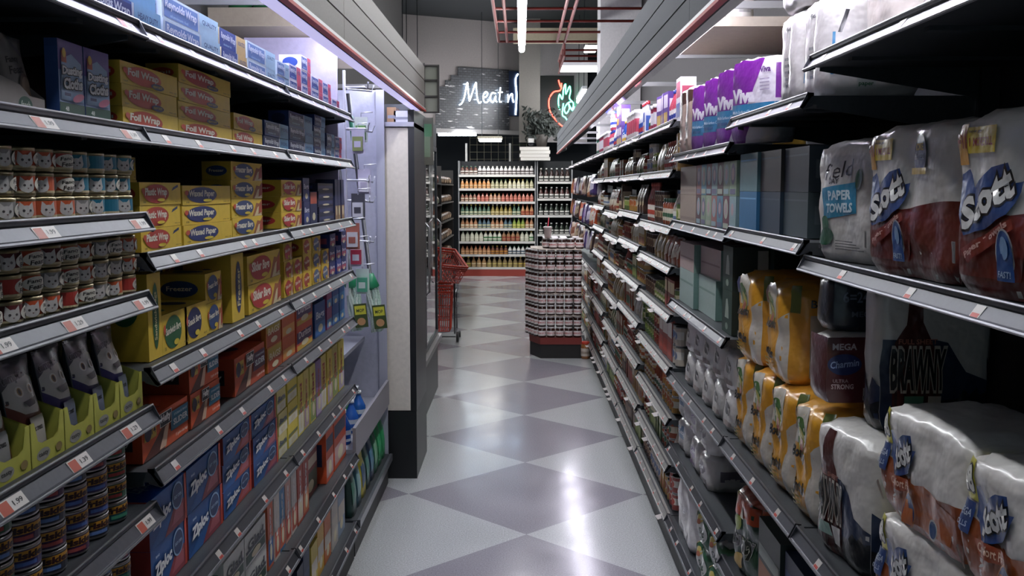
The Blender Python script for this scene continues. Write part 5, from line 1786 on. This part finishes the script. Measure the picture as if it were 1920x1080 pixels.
# --- neon signs
def mirror_tiles():
    m = bpy.data.materials.new('mat_mirror_tiles')
    m.use_nodes = True
    nt = m.node_tree
    N, L = nt.nodes.new, nt.links.new
    bs = nt.nodes['Principled BSDF']
    tc = N('ShaderNodeTexCoord')
    mp = N('ShaderNodeMapping')
    mp.inputs['Rotation'].default_value = (PI / 2, 0, 0)
    L(tc.outputs['Object'], mp.inputs['Vector'])
    br = N('ShaderNodeTexBrick')
    br.inputs['Scale'].default_value = 1
    br.inputs['Brick Width'].default_value = 0.09
    br.inputs['Row Height'].default_value = 0.045
    br.inputs['Mortar Size'].default_value = 0.006
    br.inputs['Color1'].default_value = (0.02, 0.02, 0.025, 1)
    br.inputs['Color2'].default_value = (0.04, 0.04, 0.045, 1)
    br.inputs['Mortar'].default_value = (0.005, 0.005, 0.005, 1)
    L(mp.outputs['Vector'], br.inputs['Vector'])
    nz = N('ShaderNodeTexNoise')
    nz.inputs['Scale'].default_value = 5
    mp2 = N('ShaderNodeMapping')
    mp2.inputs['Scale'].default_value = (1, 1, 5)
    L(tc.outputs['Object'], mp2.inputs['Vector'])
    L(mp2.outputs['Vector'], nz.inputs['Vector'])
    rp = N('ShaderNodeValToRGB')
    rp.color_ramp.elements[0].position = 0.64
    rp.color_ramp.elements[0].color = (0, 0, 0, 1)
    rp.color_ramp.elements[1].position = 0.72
    rp.color_ramp.elements[1].color = (0.5, 0.47, 0.45, 1)  # pale patches paint light glints on the tiles into the colour
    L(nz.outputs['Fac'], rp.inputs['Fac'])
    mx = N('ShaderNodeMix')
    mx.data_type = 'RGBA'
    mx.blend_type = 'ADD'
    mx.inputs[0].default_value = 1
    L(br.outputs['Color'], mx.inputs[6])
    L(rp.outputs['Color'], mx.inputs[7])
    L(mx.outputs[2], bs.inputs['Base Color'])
    bs.inputs['Roughness'].default_value = 0.4
    return m


ANG = math.atan2(1.3, 2.5)
t = empty('neon_sign', (0.0, 19.9, 2.78))
t.rotation_euler = (0, 0, ANG)
b = MB()
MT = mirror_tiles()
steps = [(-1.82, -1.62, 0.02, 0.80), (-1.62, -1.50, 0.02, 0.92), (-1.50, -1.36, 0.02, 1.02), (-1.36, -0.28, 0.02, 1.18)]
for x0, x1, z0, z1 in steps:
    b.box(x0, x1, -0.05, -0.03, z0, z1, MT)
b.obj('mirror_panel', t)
b = MB()
b.box(-0.28, -0.04, -0.08, -0.02, 0.30, 1.16, M('#0e1a30', 0.3))
b.obj('blue_panel', t)


def strokes(par, nm, lines, r, col, glow, sx=1.0, sz=1.0, ox=0.0, oz=0.0, yy=-0.10):
    for ln in lines:
        P = [Vector((ox + x * sx, yy, oz + z * sz)) for x, z in ln]
        Q = []
        for i in range(len(P) - 1):
            p0, p1, p2, p3 = P[max(0, i - 1)], P[i], P[i + 1], P[min(len(P) - 1, i + 2)]
            for k in range(5):
                u = k / 5
                Q.append(0.5 * (2 * p1 + (p2 - p0) * u + (2 * p0 - 5 * p1 + 4 * p2 - p3) * u * u + (3 * p1 - p0 - 3 * p2 + p3) * u ** 3))
        Q.append(P[-1])
        b = MB()
        b.tube(Q, r, M(col, 0.4, 0, glow), 7)
        b.obj(nm, par)


S_ = 0.105
word = [
    [(0.0, -0.3), (0.5, 0.0), (1.0, 1.0), (1.5, 3.2), (1.7, 3.4), (1.8, 2.0), (2.0, 0.6), (2.2, 0.8), (3.2, 3.4), (3.4, 3.3), (3.5, 1.5), (3.9, 0.2), (4.4, 0.4)],
    [(4.7, 1.1), (5.4, 1.3), (5.7, 1.9), (5.2, 2.1), (4.8, 1.4), (4.9, 0.6), (5.4, 0.3), (6.0, 0.8)],
    [(7.3, 1.9), (6.6, 2.0), (6.2, 1.2), (6.4, 0.5), (6.9, 0.5), (7.3, 1.5), (7.3, 0.7), (7.6, 0.5)],
    [(8.3, 3.0), (8.1, 1.5), (8.1, 0.6), (8.5, 0.5)],
    [(7.8, 2.1), (8.7, 2.2)],
    [(9.8, 1.9), (9.9, 1.0), (9.8, 0.5), (10.2, 1.6), (10.7, 2.0), (10.8, 1.2), (11.0, 0.5)],
]
strokes(t, 'neon_tube', word, 0.012, '#cfe6ff', 13.0, S_, S_ * 1.05, -1.36, 0.50)
strokes(t, 'neon_tube', [[(0, 0), (0.02, 0.5), (0, 0.9), (0.05, 1.05)]], 0.014, '#cfe6ff', 13.0, 1, 0.75, -0.16, 0.32)
tag(t, 'black tiled sign panel with white blue neon script Meat n', 'neon sign')
t = empty('neon_sign', (0.735, 20.378, 2.75))
b = MB()
b.box(-0.36, 0.33, 0, 0.02, 0.0, 1.17, M('#0f1712', 0.35))
b.obj('sign_panel', t)
red = [[(0.08, 1.02), (0.06, 0.88), (-0.08, 0.84), (-0.17, 0.68), (-0.14, 0.45), (0.0, 0.26), (0.12, 0.16), (0.20, 0.20)], [(0.02, 1.08), (0.05, 0.98), (0.08, 0.92)]]
grn = [[(0.06, 0.44), (0.02, 0.62), (0.04, 0.80), (0.10, 0.70), (0.12, 0.90), (0.16, 1.0), (0.17, 0.80), (0.24, 0.96), (0.26, 0.85), (0.24, 0.72), (0.32, 0.62), (0.30, 0.50)], [(0.30, 0.66), (0.20, 0.62), (0.14, 0.50), (0.18, 0.42), (0.24, 0.52), (0.22, 0.62), (0.30, 0.48), (0.34, 0.56)], [(0.12, 0.62), (0.10, 0.40), (0.16, 0.34), (0.20, 0.28)]]
strokes(t, 'neon_tube', red, 0.013, '#ff4a3c', 8.0, 1, 1, 0, 0, -0.05)
strokes(t, 'neon_tube', grn, 0.013, '#5cf0c0', 9.0, 1, 1, 0, 0, -0.05)
tag(t, 'black panel with green and red neon drawing beside the grey column', 'neon sign')

# plant hanging below the green sign
t = empty('potted_plant', (0.40, 19.17, 2.4585))
t.scale = (1.0, 0.7, 1.15)
b = MB()
b.lathe([(0.09, 0.0, M('#2a241e', 0.7)), (0.13, 0.2, M('#2a241e', 0.7)), (0.12, 0.2, M('#1a1612', 0.9)), (0.001, 0.19, M('#1a1612', 0.9))], 12)
b.obj('pot', t)
b = MB()
LM = M('#0c140d', 0.75)
r3 = random.Random(5)
for i in range(420):
    a_, e_ = r3.uniform(0, 2 * PI), r3.uniform(-0.4, 1.4)
    d_ = r3.uniform(0.05, 0.36)
    c = Vector((d_ * math.cos(a_), 0.5 * d_ * math.sin(a_), 0.25 + d_ * math.sin(e_) * 1.2))
    u = Vector((r3.uniform(-1, 1), r3.uniform(-1, 1), r3.uniform(-1, 1))).normalized() * 0.06
    v = u.orthogonal().normalized() * 0.025
    b.face([c - u, c + v, c + u, c - v], LM)
b.obj('foliage', t)
b = MB()
for i in range(14):
    a_ = r3.uniform(0, 2 * PI)
    b.tube([(0, 0, 0.18), (0.12 * math.cos(a_), 0.08 * math.sin(a_), 0.35), (0.26 * math.cos(a_), 0.15 * math.sin(a_), 0.45)], 0.004, LM, 4)
b.obj('stem', t)
tag(t, 'dark leafy plant on the white cartons below the green and red neon', 'plant')

# ================================================================== JAR DISPLAY IN THE AISLE
NJ = jar('spread_jar', 0.039, 0.105, '#2c1610', '#d6d2d0', ('#d8d0cc', '#a8302c', '#e4dcd8'), 'nutella', 18)
t = empty('pallet_base', (0.36, 10.2, 0))
b = MB()
poly = [(-0.26, 0.26), (-0.26, -0.10), (-0.16, -0.36), (0.24, -0.36), (0.24, 0.26)]
n0 = len(b.v)
def prism(b, P, z0, z1, m):
    n = len(P)
    k = len(b.v)
    b.v += [(x, y, z0) for x, y in P] + [(x, y, z1) for x, y in P]
    s = b.slot(m)
    for i in range(n):
        j = (i + 1) % n
        b.f.append((k + i, k + j, k + n + j, k + n + i)); b.mi.append(s); b.sm.append(False)
    b.f.append(tuple(k + i for i in range(n))); b.mi.append(s); b.sm.append(False)
    b.f.append(tuple(k + n + i for i in range(n))); b.mi.append(s); b.sm.append(False)
prism(b, poly, 0, 0.19, M('#14110f', 0.6))
b.obj('skirt', t)
b = MB()
prism(b, [(x * 1.03, y * 1.03) for x, y in poly], 0.14, 0.205, M('#6e241c', 0.6))
b.obj('red_rim', t)
tag(t, 'black low display base with red rim under the jar stack', 'display base')
JP = []
for i in range(5):
    JP.append((-0.145 + i * 0.088, -0.31))
for i in range(4):
    JP.append((-0.165 - 0.028 * (i + 1) + 0.005, -0.31 + 0.075 * (i + 1) + 0.0))
for i in range(5):
    JP.append((0.205, -0.225 + i * 0.085))
inner = [(-0.10 + 0.088 * i, -0.21 + 0.088 * j) for i in range(3) for j in range(5)]
zz = 0.207
for lay in range(9):
    if lay in (2, 4, 6, 8):
        b = MB()
        prism(b, [(x * 0.99, y * 0.99) for x, y in poly], 0, 0.006, card('#b8aca0'))
        tag(b.obj('cardboard_sheet', loc=(0.36, 10.2, zz)), 'cardboard sheet between jar layers, %s from the bottom' % ORD[lay // 2 - 1], 'cardboard sheet', 'cardboard sheets in the jar stack')
        zz += 0.007
    pts = list(JP)
    if lay == 8:
        pts = [(x + 0.02, y + 0.06) for x, y in JP[1:5]] + [(x, y + 0.04) for x, y in inner] + [JP[-1], JP[-2]]
    for i, (x, y) in enumerate(pts):
        side_ = 'front' if i < 5 else ('left side' if i < 9 else 'right side')
        put(NJ, (0.36 + x, 10.2 + y, zz), (0.0 if i < 5 else (-0.6 if i < 9 else 1.2)) + rnd.uniform(-0.25, 0.25), 'spread jar with red and white label, %s layer, %s of the stack, %s there' % (ORD[lay], side_ if lay < 8 else 'top', ORD[i] if i < 20 else 'last'), 'jar', 'spread jars stacked in the aisle')
    zz += 0.106
# cup with a straw on top
t = empty('drink_cup', (0.27, 9.98, zz + 0.001))
b = MB()
CU = M('#c9b8b4', 0.25)
b.lathe([(0.030, 0, CU), (0.043, 0.10, CU), (0.045, 0.102, CU), (0.045, 0.108, M('#d8d4d0', 0.3)), (0.035, 0.112, M('#d8d4d0', 0.3))], 16)
b.obj('cup', t)
b = MB(); b.tube([(0, 0, 0.10), (0.012, 0, 0.20)], 0.0045, M('#c83a4a', 0.4), 6); b.obj('straw', t)
tag(t, 'clear plastic cup with a red straw on top of the jar stack', 'cup')
fj = jar('honey_jar', 0.045, 0.17, '#8a5a34', '#b83a28', ('#c8bcb0', '#9a8a7c', '#5a3a2c'))
put(fj, (0.645, 9.83, 0.001), 0, 'tall jar with red lid standing on the floor beside the jar stack', 'jar')

# ================================================================== LEFT: COOLER, CART, RACKS
t = empty('refrigerated_case', (-0.7, 7.0, 0))
def part(nm, x0, x1, y0, y1, z0, z1, m, par=None, bev=0):
    b = MB()
    b.box(x0 + 0.7, x1 + 0.7, y0 - 7, y1 - 7, z0, z1, m)
    return b.obj(nm, par or t)
CR = M('#cfc8bb', 0.6, 0, 0, 'wall')
part('end_panel', -0.775, -0.635, 5.70, 5.74, 0.40, 2.02, CR)
part('end_base', -0.79, -0.600, 5.69, 6.30, 0.0, 0.395, M('#0d0f11', 0.4))
part('end_post', -0.635, -0.600, 5.70, 6.30, 0.396, 2.12, M('#101215', 0.35))
part('case_side', -1.25, -0.78, 5.75, 6.30, 0.396, 2.02, M('#4a4a4a', 0.6))
part('top_shelf', -1.20, -0.60, 5.68, 6.29, 2.025, 2.05, M('#9c9ca6', 0.5, 0.2))
part('lower_panel', -1.25, -0.70, 6.31, 8.40, 0.0, 0.42, M('#2b2c2e', 0.4))
part('bumper_rail', -0.70, -0.665, 6.31, 8.40, 0.42, 0.46, M('#8c8a88', 0.35, 0.6))
part('case_body', -1.25, -1.20, 6.31, 8.40, 0.46, 2.2, M('#16181a', 0.6))
part('header', -1.25, -0.70, 6.31, 8.40, 2.02, 2.2, M('#35373a', 0.5))
for k in range(2):
    y0 = 6.33 + 1.03 * k
    d = part('door', -0.715, -0.705, y0 + 0.03, y0 + 1.0, 0.48, 2.0, GLASS)
    for a0, a1, c0, c1 in ((y0, y0 + 0.035, 0.465, 2.015), (y0 + 0.985, y0 + 1.02, 0.465, 2.015), (y0 + 0.035, y0 + 0.985, 0.465, 0.50), (y0 + 0.035, y0 + 0.985, 1.98, 2.015)):
        part('door_frame', -0.722, -0.695, a0, a1, c0, c1, M('#3c4044', 0.35, 0.6), d)
    b = MB()
    b.tube([(0.01, y0 + 0.9 - 7, 0.9), (0.04, y0 + 0.9 - 7, 0.93), (0.04, y0 + 0.9 - 7, 1.4), (0.01, y0 + 0.9 - 7, 1.43)], 0.008, M('#b8b8ba', 0.3, 0.8), 8)
    b.obj('door_handle', d)
for z in (0.75, 1.05, 1.35, 1.65):
    part('shelf', -1.19, -0.78, 6.34, 8.38, z - 0.01, z, STEEL_D)
tag(t, 'glass door refrigerated case with cream end panel and black base', 'refrigerator')
CB = [gbox('food_box', 0.16, 0.16, 0.1, c, c2, c3) for c, c2, c3 in BR[:4]]
for r_, z in enumerate((0.75, 1.05, 1.35, 1.65)):
    for i in range(9):
        put(CB[(i + r_) % 4], (-0.86, 6.50 + i * 0.21, z + 0.001), PI / 2, '%s food box behind the glass door, %s shelf up, %s from the near end' % (CNAME[(i + r_) % 4], ORD[r_], ORD[i]), 'box', 'food boxes in the refrigerated case')
for i, (c, x0, w_, h_) in enumerate([('#8a6a4a', -0.76, 0.05, 0.09), ('#b8b8c0', -0.70, 0.09, 0.07)]):
    b = MB()
    b.box(-w_ / 2, w_ / 2, -0.1, 0.1, 0, h_, card(c))
    b.box(-w_ / 2 + 0.004, w_ / 2 - 0.004, -0.101, -0.1, h_ * 0.3, h_ * 0.5, card('#7a7c86'))
    tag(b.obj('carton', loc=(x0 + 0.02, 5.90, 2.051)), '%s small carton on the cream panelled case' % ['brown', 'pale grey'][i], 'carton')
# framed grid at the end of the left canopy
t = empty('sign_frame', (-0.60, 6.38, 2.15))
FM = M('#2a2624', 0.5)
for x0, x1, z0, z1, nm in ((-0.012, 0.0, 0.0, 0.31, 'stile'), (0.078, 0.09, 0.0, 0.30, 'stile'), (0, 0.078, 0.0, 0.01, 'bar'), (0, 0.078, 0.10, 0.11, 'bar'), (0, 0.078, 0.20, 0.21, 'bar'), (0, 0.078, 0.29, 0.30, 'bar')):
    b = MB(); b.box(x0, x1, 0, 0.012, z0, z1, FM); b.obj(nm, t)
b = MB(); b.box(0, 0.078, 0.013, 0.018, 0.005, 0.295, M('#77796e', 0.5)); b.obj('grey_panel', t)
tag(t, 'dark framed small panel at the far end of the left canopy', 'frame')
b = MB()
b.box(-0.04, 0.04, -0.01, 0, 0, 0.30, M('#5c5a50', 0.5)); b.box(-0.03, 0.02, -0.012, -0.010, 0.05, 0.22, card('#6a7a64')); b.box(-0.02, 0.03, -0.0125, -0.010, 0.18, 0.26, card('#4a7a58'))
tag(b.obj('hanging_sign', loc=(-0.60, 6.50, 1.83)), 'small green grey sign hanging under the left canopy end', 'sign')

# shopping basket cart
def basket(par, loc, W, D, H, rot, nm='basket'):
    b = MB()
    R1 = M('#a32f1c', 0.45)
    nx, nz = 10, 5
    def P(u, v, s):                    # wall point, u along, v up, s which wall
        k = 0.82 + 0.18 * v
        w2, d2 = W / 2 * k, D / 2 * k
        return {0: (-w2 + 2 * w2 * u, -d2, v * H), 1: (w2, -d2 + 2 * d2 * u, v * H), 2: (w2 - 2 * w2 * u, d2, v * H), 3: (-w2, d2 - 2 * d2 * u, v * H)}[s]
    for s in range(4):
        for i in range(nx + 1):
            b.tube([P(i / nx, 0, s), P(i / nx, 1, s)], 0.005, R1, 4)
        for v in (0.0, 0.25, 0.5, 0.75):
            b.tube([P(0, v, s), P(1, v, s)], 0.005, R1, 4)
        b.tube([P(0, 1, s), P(1, 1, s)], 0.012, R1, 6)
        b.tube([P(0, 0.86, s), P(1, 0.86, s)], 0.012, R1, 6)
    for i in range(6):
        u = i / 5
        p, q = P(u, 0, 0), P(1 - u, 0, 2)
        b.tube([p, q], 0.005, R1, 4)
    o = b.obj(nm, par)
    o.location = loc
    o.rotation_euler = rot
    return o

t = empty('basket_cart', (-0.86, 11.0, 0))
DK = M('#18191b', 0.4)
for x in (-0.14, 0.14):
    b = MB()
    b.tube([(x, -0.12, 0.10), (x, -0.14, 0.55), (x, -0.16, 0.86)], 0.010, DK, 7)
    b.tube([(x, -0.12, 0.10), (x, 0.25, 0.10), (x, 0.22, 0.55), (x, -0.14, 0.50)], 0.009, DK, 7)
    b.obj('frame_tube', t)
for x, y in ((-0.17, -0.12), (0.17, -0.12), (-0.17, 0.25), (0.17, 0.25)):
    b = MB()
    n0 = len(b.v)
    b.lathe([(0.02, -0.012, DK), (0.058 if y < 0 else 0.035, -0.012, DK), (0.06 if y < 0 else 0.037, 0, DK), (0.058 if y < 0 else 0.035, 0.012, DK), (0.02, 0.012, DK)], 16)
    xform(b, n0, Matrix.Translation((x, y, 0.06 if y < 0 else 0.038)) @ Matrix.Rotation(PI / 2, 4, 'Y'))
    b.obj('wheel', t)
b = MB(); b.tube([(-0.15, -0.12, 0.06), (0.15, -0.12, 0.06)], 0.006, DK, 6); b.obj('axle', t)
tag(t, 'black wheeled frame carrying red baskets at the end of the case', 'cart')
for i, (loc, rot, lb) in enumerate([((-0.88, 10.95, 0.13), (0, 0, 0), 'red plastic shopping basket low in the wheeled frame'), ((-0.84, 10.88, 0.74), (0.45, 0.12, 0.5), 'red plastic shopping basket tilted on top of the wheeled frame'), ((-1.12, 11.50, 0.001), (0, 0, 0.3), 'red plastic shopping basket on the floor behind the wheeled frame')]):
    tag(basket(None, loc, 0.30 if i else 0.26, 0.40 if i else 0.34, 0.22 if i else 0.50, rot, 'shopping_basket'), lb, 'basket', 'red shopping baskets by the case')

# tilted bread and produce racks behind the cart
PKS = [product('food_package', 0.20, 0.12, 0.16, c, Art(0.2, 0.12).rect(0.1, 0.2, 0.9, 0.6, c2), None, None, c, deform=pack_deform(0.2, 0.12, 0.16, 1, 1, 0, 0.9, i, 0.008, 0.2), cell=0.04, mk=lambda q: M(q, 0.3)) for i, (c, c2) in enumerate([('#8c2f28', '#c8c0b8'), ('#b8b0a4', '#7c8a6a'), ('#6a4a34', '#a08468'), ('#4a3828', '#7a5c40')])]
for u_, (y0, y1, xx, ks) in enumerate(((12.6, 14.6, -1.27, (0, 1)), (15.0, 18.2, -1.34, (2, 3)))):
    t = empty('bread_rack', (xx, (y0 + y1) / 2, 0))
    for j, z in enumerate((0.55, 0.85, 1.15, 1.45, 1.75)):
        b = MB(); b.box(-0.32, 0.13, -(y1 - y0) / 2, (y1 - y0) / 2, z - 0.02, z, M('#3a3632', 0.6)); b.obj('shelf', t)
    b = MB(); b.box(-0.34, -0.32, -(y1 - y0) / 2, (y1 - y0) / 2, 0, 2.2, M('#191817', 0.7)); b.obj('back_panel', t)
    b = MB(); b.box(-0.32, 0.13, -(y1 - y0) / 2, (y1 - y0) / 2, 0, 0.4, M('#211e1c', 0.7)); b.obj('base', t)
    for s in (-1, 1):
        b = MB(); b.box(-0.32, 0.12, s * (y1 - y0) / 2 - 0.012, s * (y1 - y0) / 2 + 0.012, 0.4, 2.0, M('#2a2826', 0.6)); b.obj('side_panel', t)
    tag(t, ['dark rack of red and white packages left of the bottle shelves', 'dark rack of brown loaves next to the bottle shelves'][u_], 'rack')
    for j, z in enumerate((0.55, 0.85, 1.15, 1.45, 1.75)):
        n = int((y1 - y0 - 0.1) / 0.24)
        for i in range(n):
            put(PKS[ks[(i + j) % 2]], (xx + 0.03, y0 + 0.17 + i * 0.24, z + 0.001), PI / 2 + rnd.uniform(-0.2, 0.2), '%s on the %s rack, %s shelf up, %s from near end' % (['red food package', 'white food package', 'brown loaf', 'dark brown loaf'][ks[(i + j) % 2]], ['nearer', 'farther'][u_], ORD[j], ORD[i]), 'package', ['packages on the nearer dark rack', 'loaves on the farther dark rack'][u_])

# ================================================================== LEFT: MOPS AND HOOKS
def mop():
    t = empty('wet_mop', link=False)
    b = MB()
    b.tube([(0, 0, 0.28), (0.0, 0, 1.30)], 0.011, M('#2a2c30', 0.4), 8)
    b.tube([(0, 0, 1.05), (0.0, 0, 1.18)], 0.014, M('#1f5c44', 0.4), 8)
    o = b.obj('handle', link=False); o.parent = t
    b = MB()
    b.lathe([(0.02, 0.33, M('#1e7a50', 0.4)), (0.045, 0.26, M('#1e7a50', 0.4)), (0.03, 0.24, M('#1e7a50', 0.4))], 12)
    o = b.obj('collar', link=False); o.parent = t
    b = MB()
    r4 = random.Random(3)
    m1, m2 = M('#b4cdbc', 0.9, 0, 0, 'cloth'), M('#cfdccf', 0.9, 0, 0, 'cloth')
    for i in range(46):
        a = r4.uniform(0, 2 * PI)
        q = r4.uniform(0.3, 1)
        pts = [(0.03 * q * math.cos(a), 0.03 * q * math.sin(a), 0.27)]
        for s in range(1, 6):
            rr_ = (0.040 * q + 0.005 * math.sin(s * 2 + i)) * (1 - 0.06 * s)
            aa = a + 0.25 * math.sin(s * 1.3 + i)
            pts.append((rr_ * math.cos(aa), rr_ * 0.7 * math.sin(aa), 0.27 - s * 0.052 + r4.uniform(-0.006, 0.006)))
        b.tube(pts, 0.009, m1 if i % 2 else m2, 5)
    o = b.obj('mop_head', link=False); o.parent = t
    b = MB()
    a = Art(0.07, 0.13).rect(0, 0, 1, 1, '#3a4a20').rect(0.08, 0.55, 0.92, 0.92, '#c4c23c').oval(0.5, 0.25, 0.32, 0.16, '#b88a5c').text('MOP', 0.5, 0.72, 0.6, 0.14, '#24301a')
    b.box(-0.0, 0.07, -0.062, -0.060, 0.03, 0.16, M('#3a4a20', 0.4))
    stamp(b, a, lambda u, v, o_: (u, -0.062 - o_, 0.03 + v))
    o = b.obj('paper_sleeve', link=False); o.parent = t
    return t
MP = mop()
put(MP, (-0.895, 5.43, 0.90), 0.1, 'green and white mop hanging on the left of the pair', 'mop', 'two hanging green and white mops', rx=0.04, ry=-0.09)
put(MP, (-0.790, 5.46, 0.89), 0.0, 'green and white mop hanging on the right of the pair, beside the cream panel', 'mop', 'two hanging green and white mops', rx=0.04, ry=-0.10)
HKM = M('#c4c6d0', 0.35, 0.5)
hooks = empty('hook_strip', (-0.86, 4.95, 1.0))
b = MB(); b.box(-0.005, 0.005, -0.012, 0.012, 0.15, 1.25, HKM); b.obj('strip', hooks)
for i, z in enumerate((0.42, 0.62, 0.72, 0.97, 1.17)):
    for y in (0,):
        b = MB()
        b.tube([(0, 0, z), (0.04, 0, z), (0.10, -0.01, z), (0.115, -0.01, z - 0.01), (0.12, -0.01, z + 0.025)], 0.005, HKM, 6)
        b.tube([(0, 0.10, z), (0.12, 0.10, z - 0.01), (0.13, 0.10, z + 0.02)], 0.005, HKM, 6)
        b.tube([(0, 0, z), (0, 0.10, z)], 0.005, HKM, 6)
        b.obj('hook', hooks)
tag(hooks, 'white metal hook strip with prongs at the end of the bag shelves', 'hooks')
HI = [('#c8c8cc', '#9a5a4c', 1.52, 'white'), ('#c2c4cc', '#3c3c44', 1.66, 'white and black'), ('#a8344c', '#c8d0d8', 1.43, 'red and blue'), ('#4c9c7c', '#c4d4cc', 1.29, 'green and clear'), ('#77824c', '#b4b0c4', 1.98, 'olive'), ('#c4c4cc', '#a09cb0', 1.78, 'pale'), ('#5c8c4c', '#c0c8c0', 2.04, 'leaf green')]
for i, (c, c2, z, nm) in enumerate(HI):
    b = MB()
    W, H = 0.065, 0.10
    b.box(-W / 2, W / 2, -0.006, 0.0, 0, H * 1.25, card(c2))
    b.box(-W * 0.38, W * 0.38, -0.028, -0.006, H * 0.12, H * 0.82, M(c, 0.4))
    b.box(-W * 0.25, W * 0.25, -0.029, -0.028, H * 0.3, H * 0.6, card(c2))
    b.tube([(0, -0.004, H * 1.2), (0, -0.004, H * 1.45), (0.06, -0.004, H * 1.5)], 0.003, HKM, 5)
    o = b.obj('hanging_pack', loc=(-0.80 + 0.02 * (i % 2), 4.78 + 0.05 * i, z - 0.13))
    tag(o, '%s small household pack hanging on the hooks by the mops' % nm, 'household pack')
# lower shelf of the mop bay: tub, bottles, green gloves
r5 = random.Random(9)
for i in range(6):
    c = ['#1c4c9c', '#c4ccd4', '#2a5cae', '#3a8c5c', '#2458a4', '#d0d4da'][i]
    p = bottle('cleaner_bottle', 0.035, 0.16, c, '#d2d6da', ('#c8d0da', c), 0.4, 12)
    put(p, (-0.82 - 0.03 * (i % 2), 4.55 + i * 0.11, 0.502), 0.3 * i, '%s cleaner bottle on the mop bay shelf, %s from the near end' % (['blue', 'white', 'bright blue', 'green', 'mid blue', 'pale'][i], ORD[i]), 'bottle', 'cleaner bottles on the mop bay shelf')
for i in range(4):
    p = bottle('cleaner_bottle', 0.04, 0.20, ['#c4c8cc', '#b8bcc4', '#d0d0d4', '#aab0bc'][i], '#c4c4c8', None, 0.3, 12)
    put(p, (-0.93, 4.52 + i * 0.12, 0.852), 0, 'white cleaner bottle on the upper mop bay shelf, %s from the near end' % ORD[i], 'bottle', 'white bottles on the upper mop bay shelf')
for i in range(8):
    c, c2, nm = [('#1d3a34', '#2c6a54', 'dark green'), ('#1f4c58', '#7aa0a0', 'teal'), ('#b8ac3c', '#2c4c6c', 'yellow'), ('#22423c', '#3c7a6c', 'deep green'), ('#1c3450', '#4c7c94', 'navy'), ('#1a5a40', '#7cb08c', 'emerald'), ('#1c7a48', '#3ca86c', 'bright green'), ('#1f8a50', '#38a064', 'vivid green')][i]
    p = bag('glove_pack', 0.13, 0.24, 0.06, c, c2, i)
    put(p, (-0.80, 4.54 + i * 0.142, 0.172), PI / 2, '%s pack on the lowest shelf of the mop bay, %s from the near end' % (nm, ORD[i]), 'glove pack', 'green and dark packs on the lowest mop bay shelf')
# bottles on the header boards
for i in range(6):
    p = bottle('detergent_bottle', 0.05, 0.22, '#1c5a34', '#c4ccc0' if i > 3 else '#1a4a2c', ('#2c7a48', '#a4b8a0'), 0.35, 12)
    put(p, (-1.16 + 0.10 * i if i < 3 else -1.16 + 0.10 * (i - 3), 4.24 + (0.13 if i > 2 else 0), 2.411), 0.2, 'green bottle on the beige header board, %s row, %s from left' % (['front', 'rear'][i > 2], ORD[i % 3]), 'bottle', 'green bottles on the header board')
TB = can('food_tub', 0.05, 0.085, '#d6d2cc', Art(0.12, 0.07).rect(0.2, 0.2, 0.8, 0.8, '#a8a4a4'), '#d6d4d0', '#c8c8c8', 20)
put(TB, (0.81, 3.80, 2.301), 0, 'white can alone on the beige board above the purple towel packs', 'can')
# tubs seen between the board and the purple packs
for i in range(4):
    for k in range(2):
        ya = 3.62 + 0.20 * i
        if k == 0:
            p = can('coffee_can', 0.065, 0.16, ['#c8a23c', '#c49c3a', '#b89a3c', '#c8a440'][i], Art(0.18, 0.14).rect(0, 0.55, 1, 0.9, '#4a2c6c').rect(0.1, 0.1, 0.9, 0.4, '#d0c8a8'), '#d4d0c8', '#c4c0b8', 20)
        else:
            p = can('coffee_can', 0.06, 0.14, ['#5c2478', '#b8a89a', '#5c2478', '#6a2a80'][i], Art(0.16, 0.12).rect(0.2, 0.1, 0.8, 0.9, ['#c0a890', '#6a2a80', '#c0a890', '#a86a4c'][i]), '#c8b4a0', '#b0a090', 20)
        put(p, (0.95, ya, 1.826 + k * 0.161), ROT(1), '%s can, %s layer, %s behind the purple towel packs' % (['yellow', 'purple and tan'][k], ['lower', 'upper'][k], ORD[i]), 'can', 'cans behind the purple towel packs')

for lb, os_ in LABELS.items():
    if len(os_) > 1:
        print('DUPLABEL', len(os_), lb)
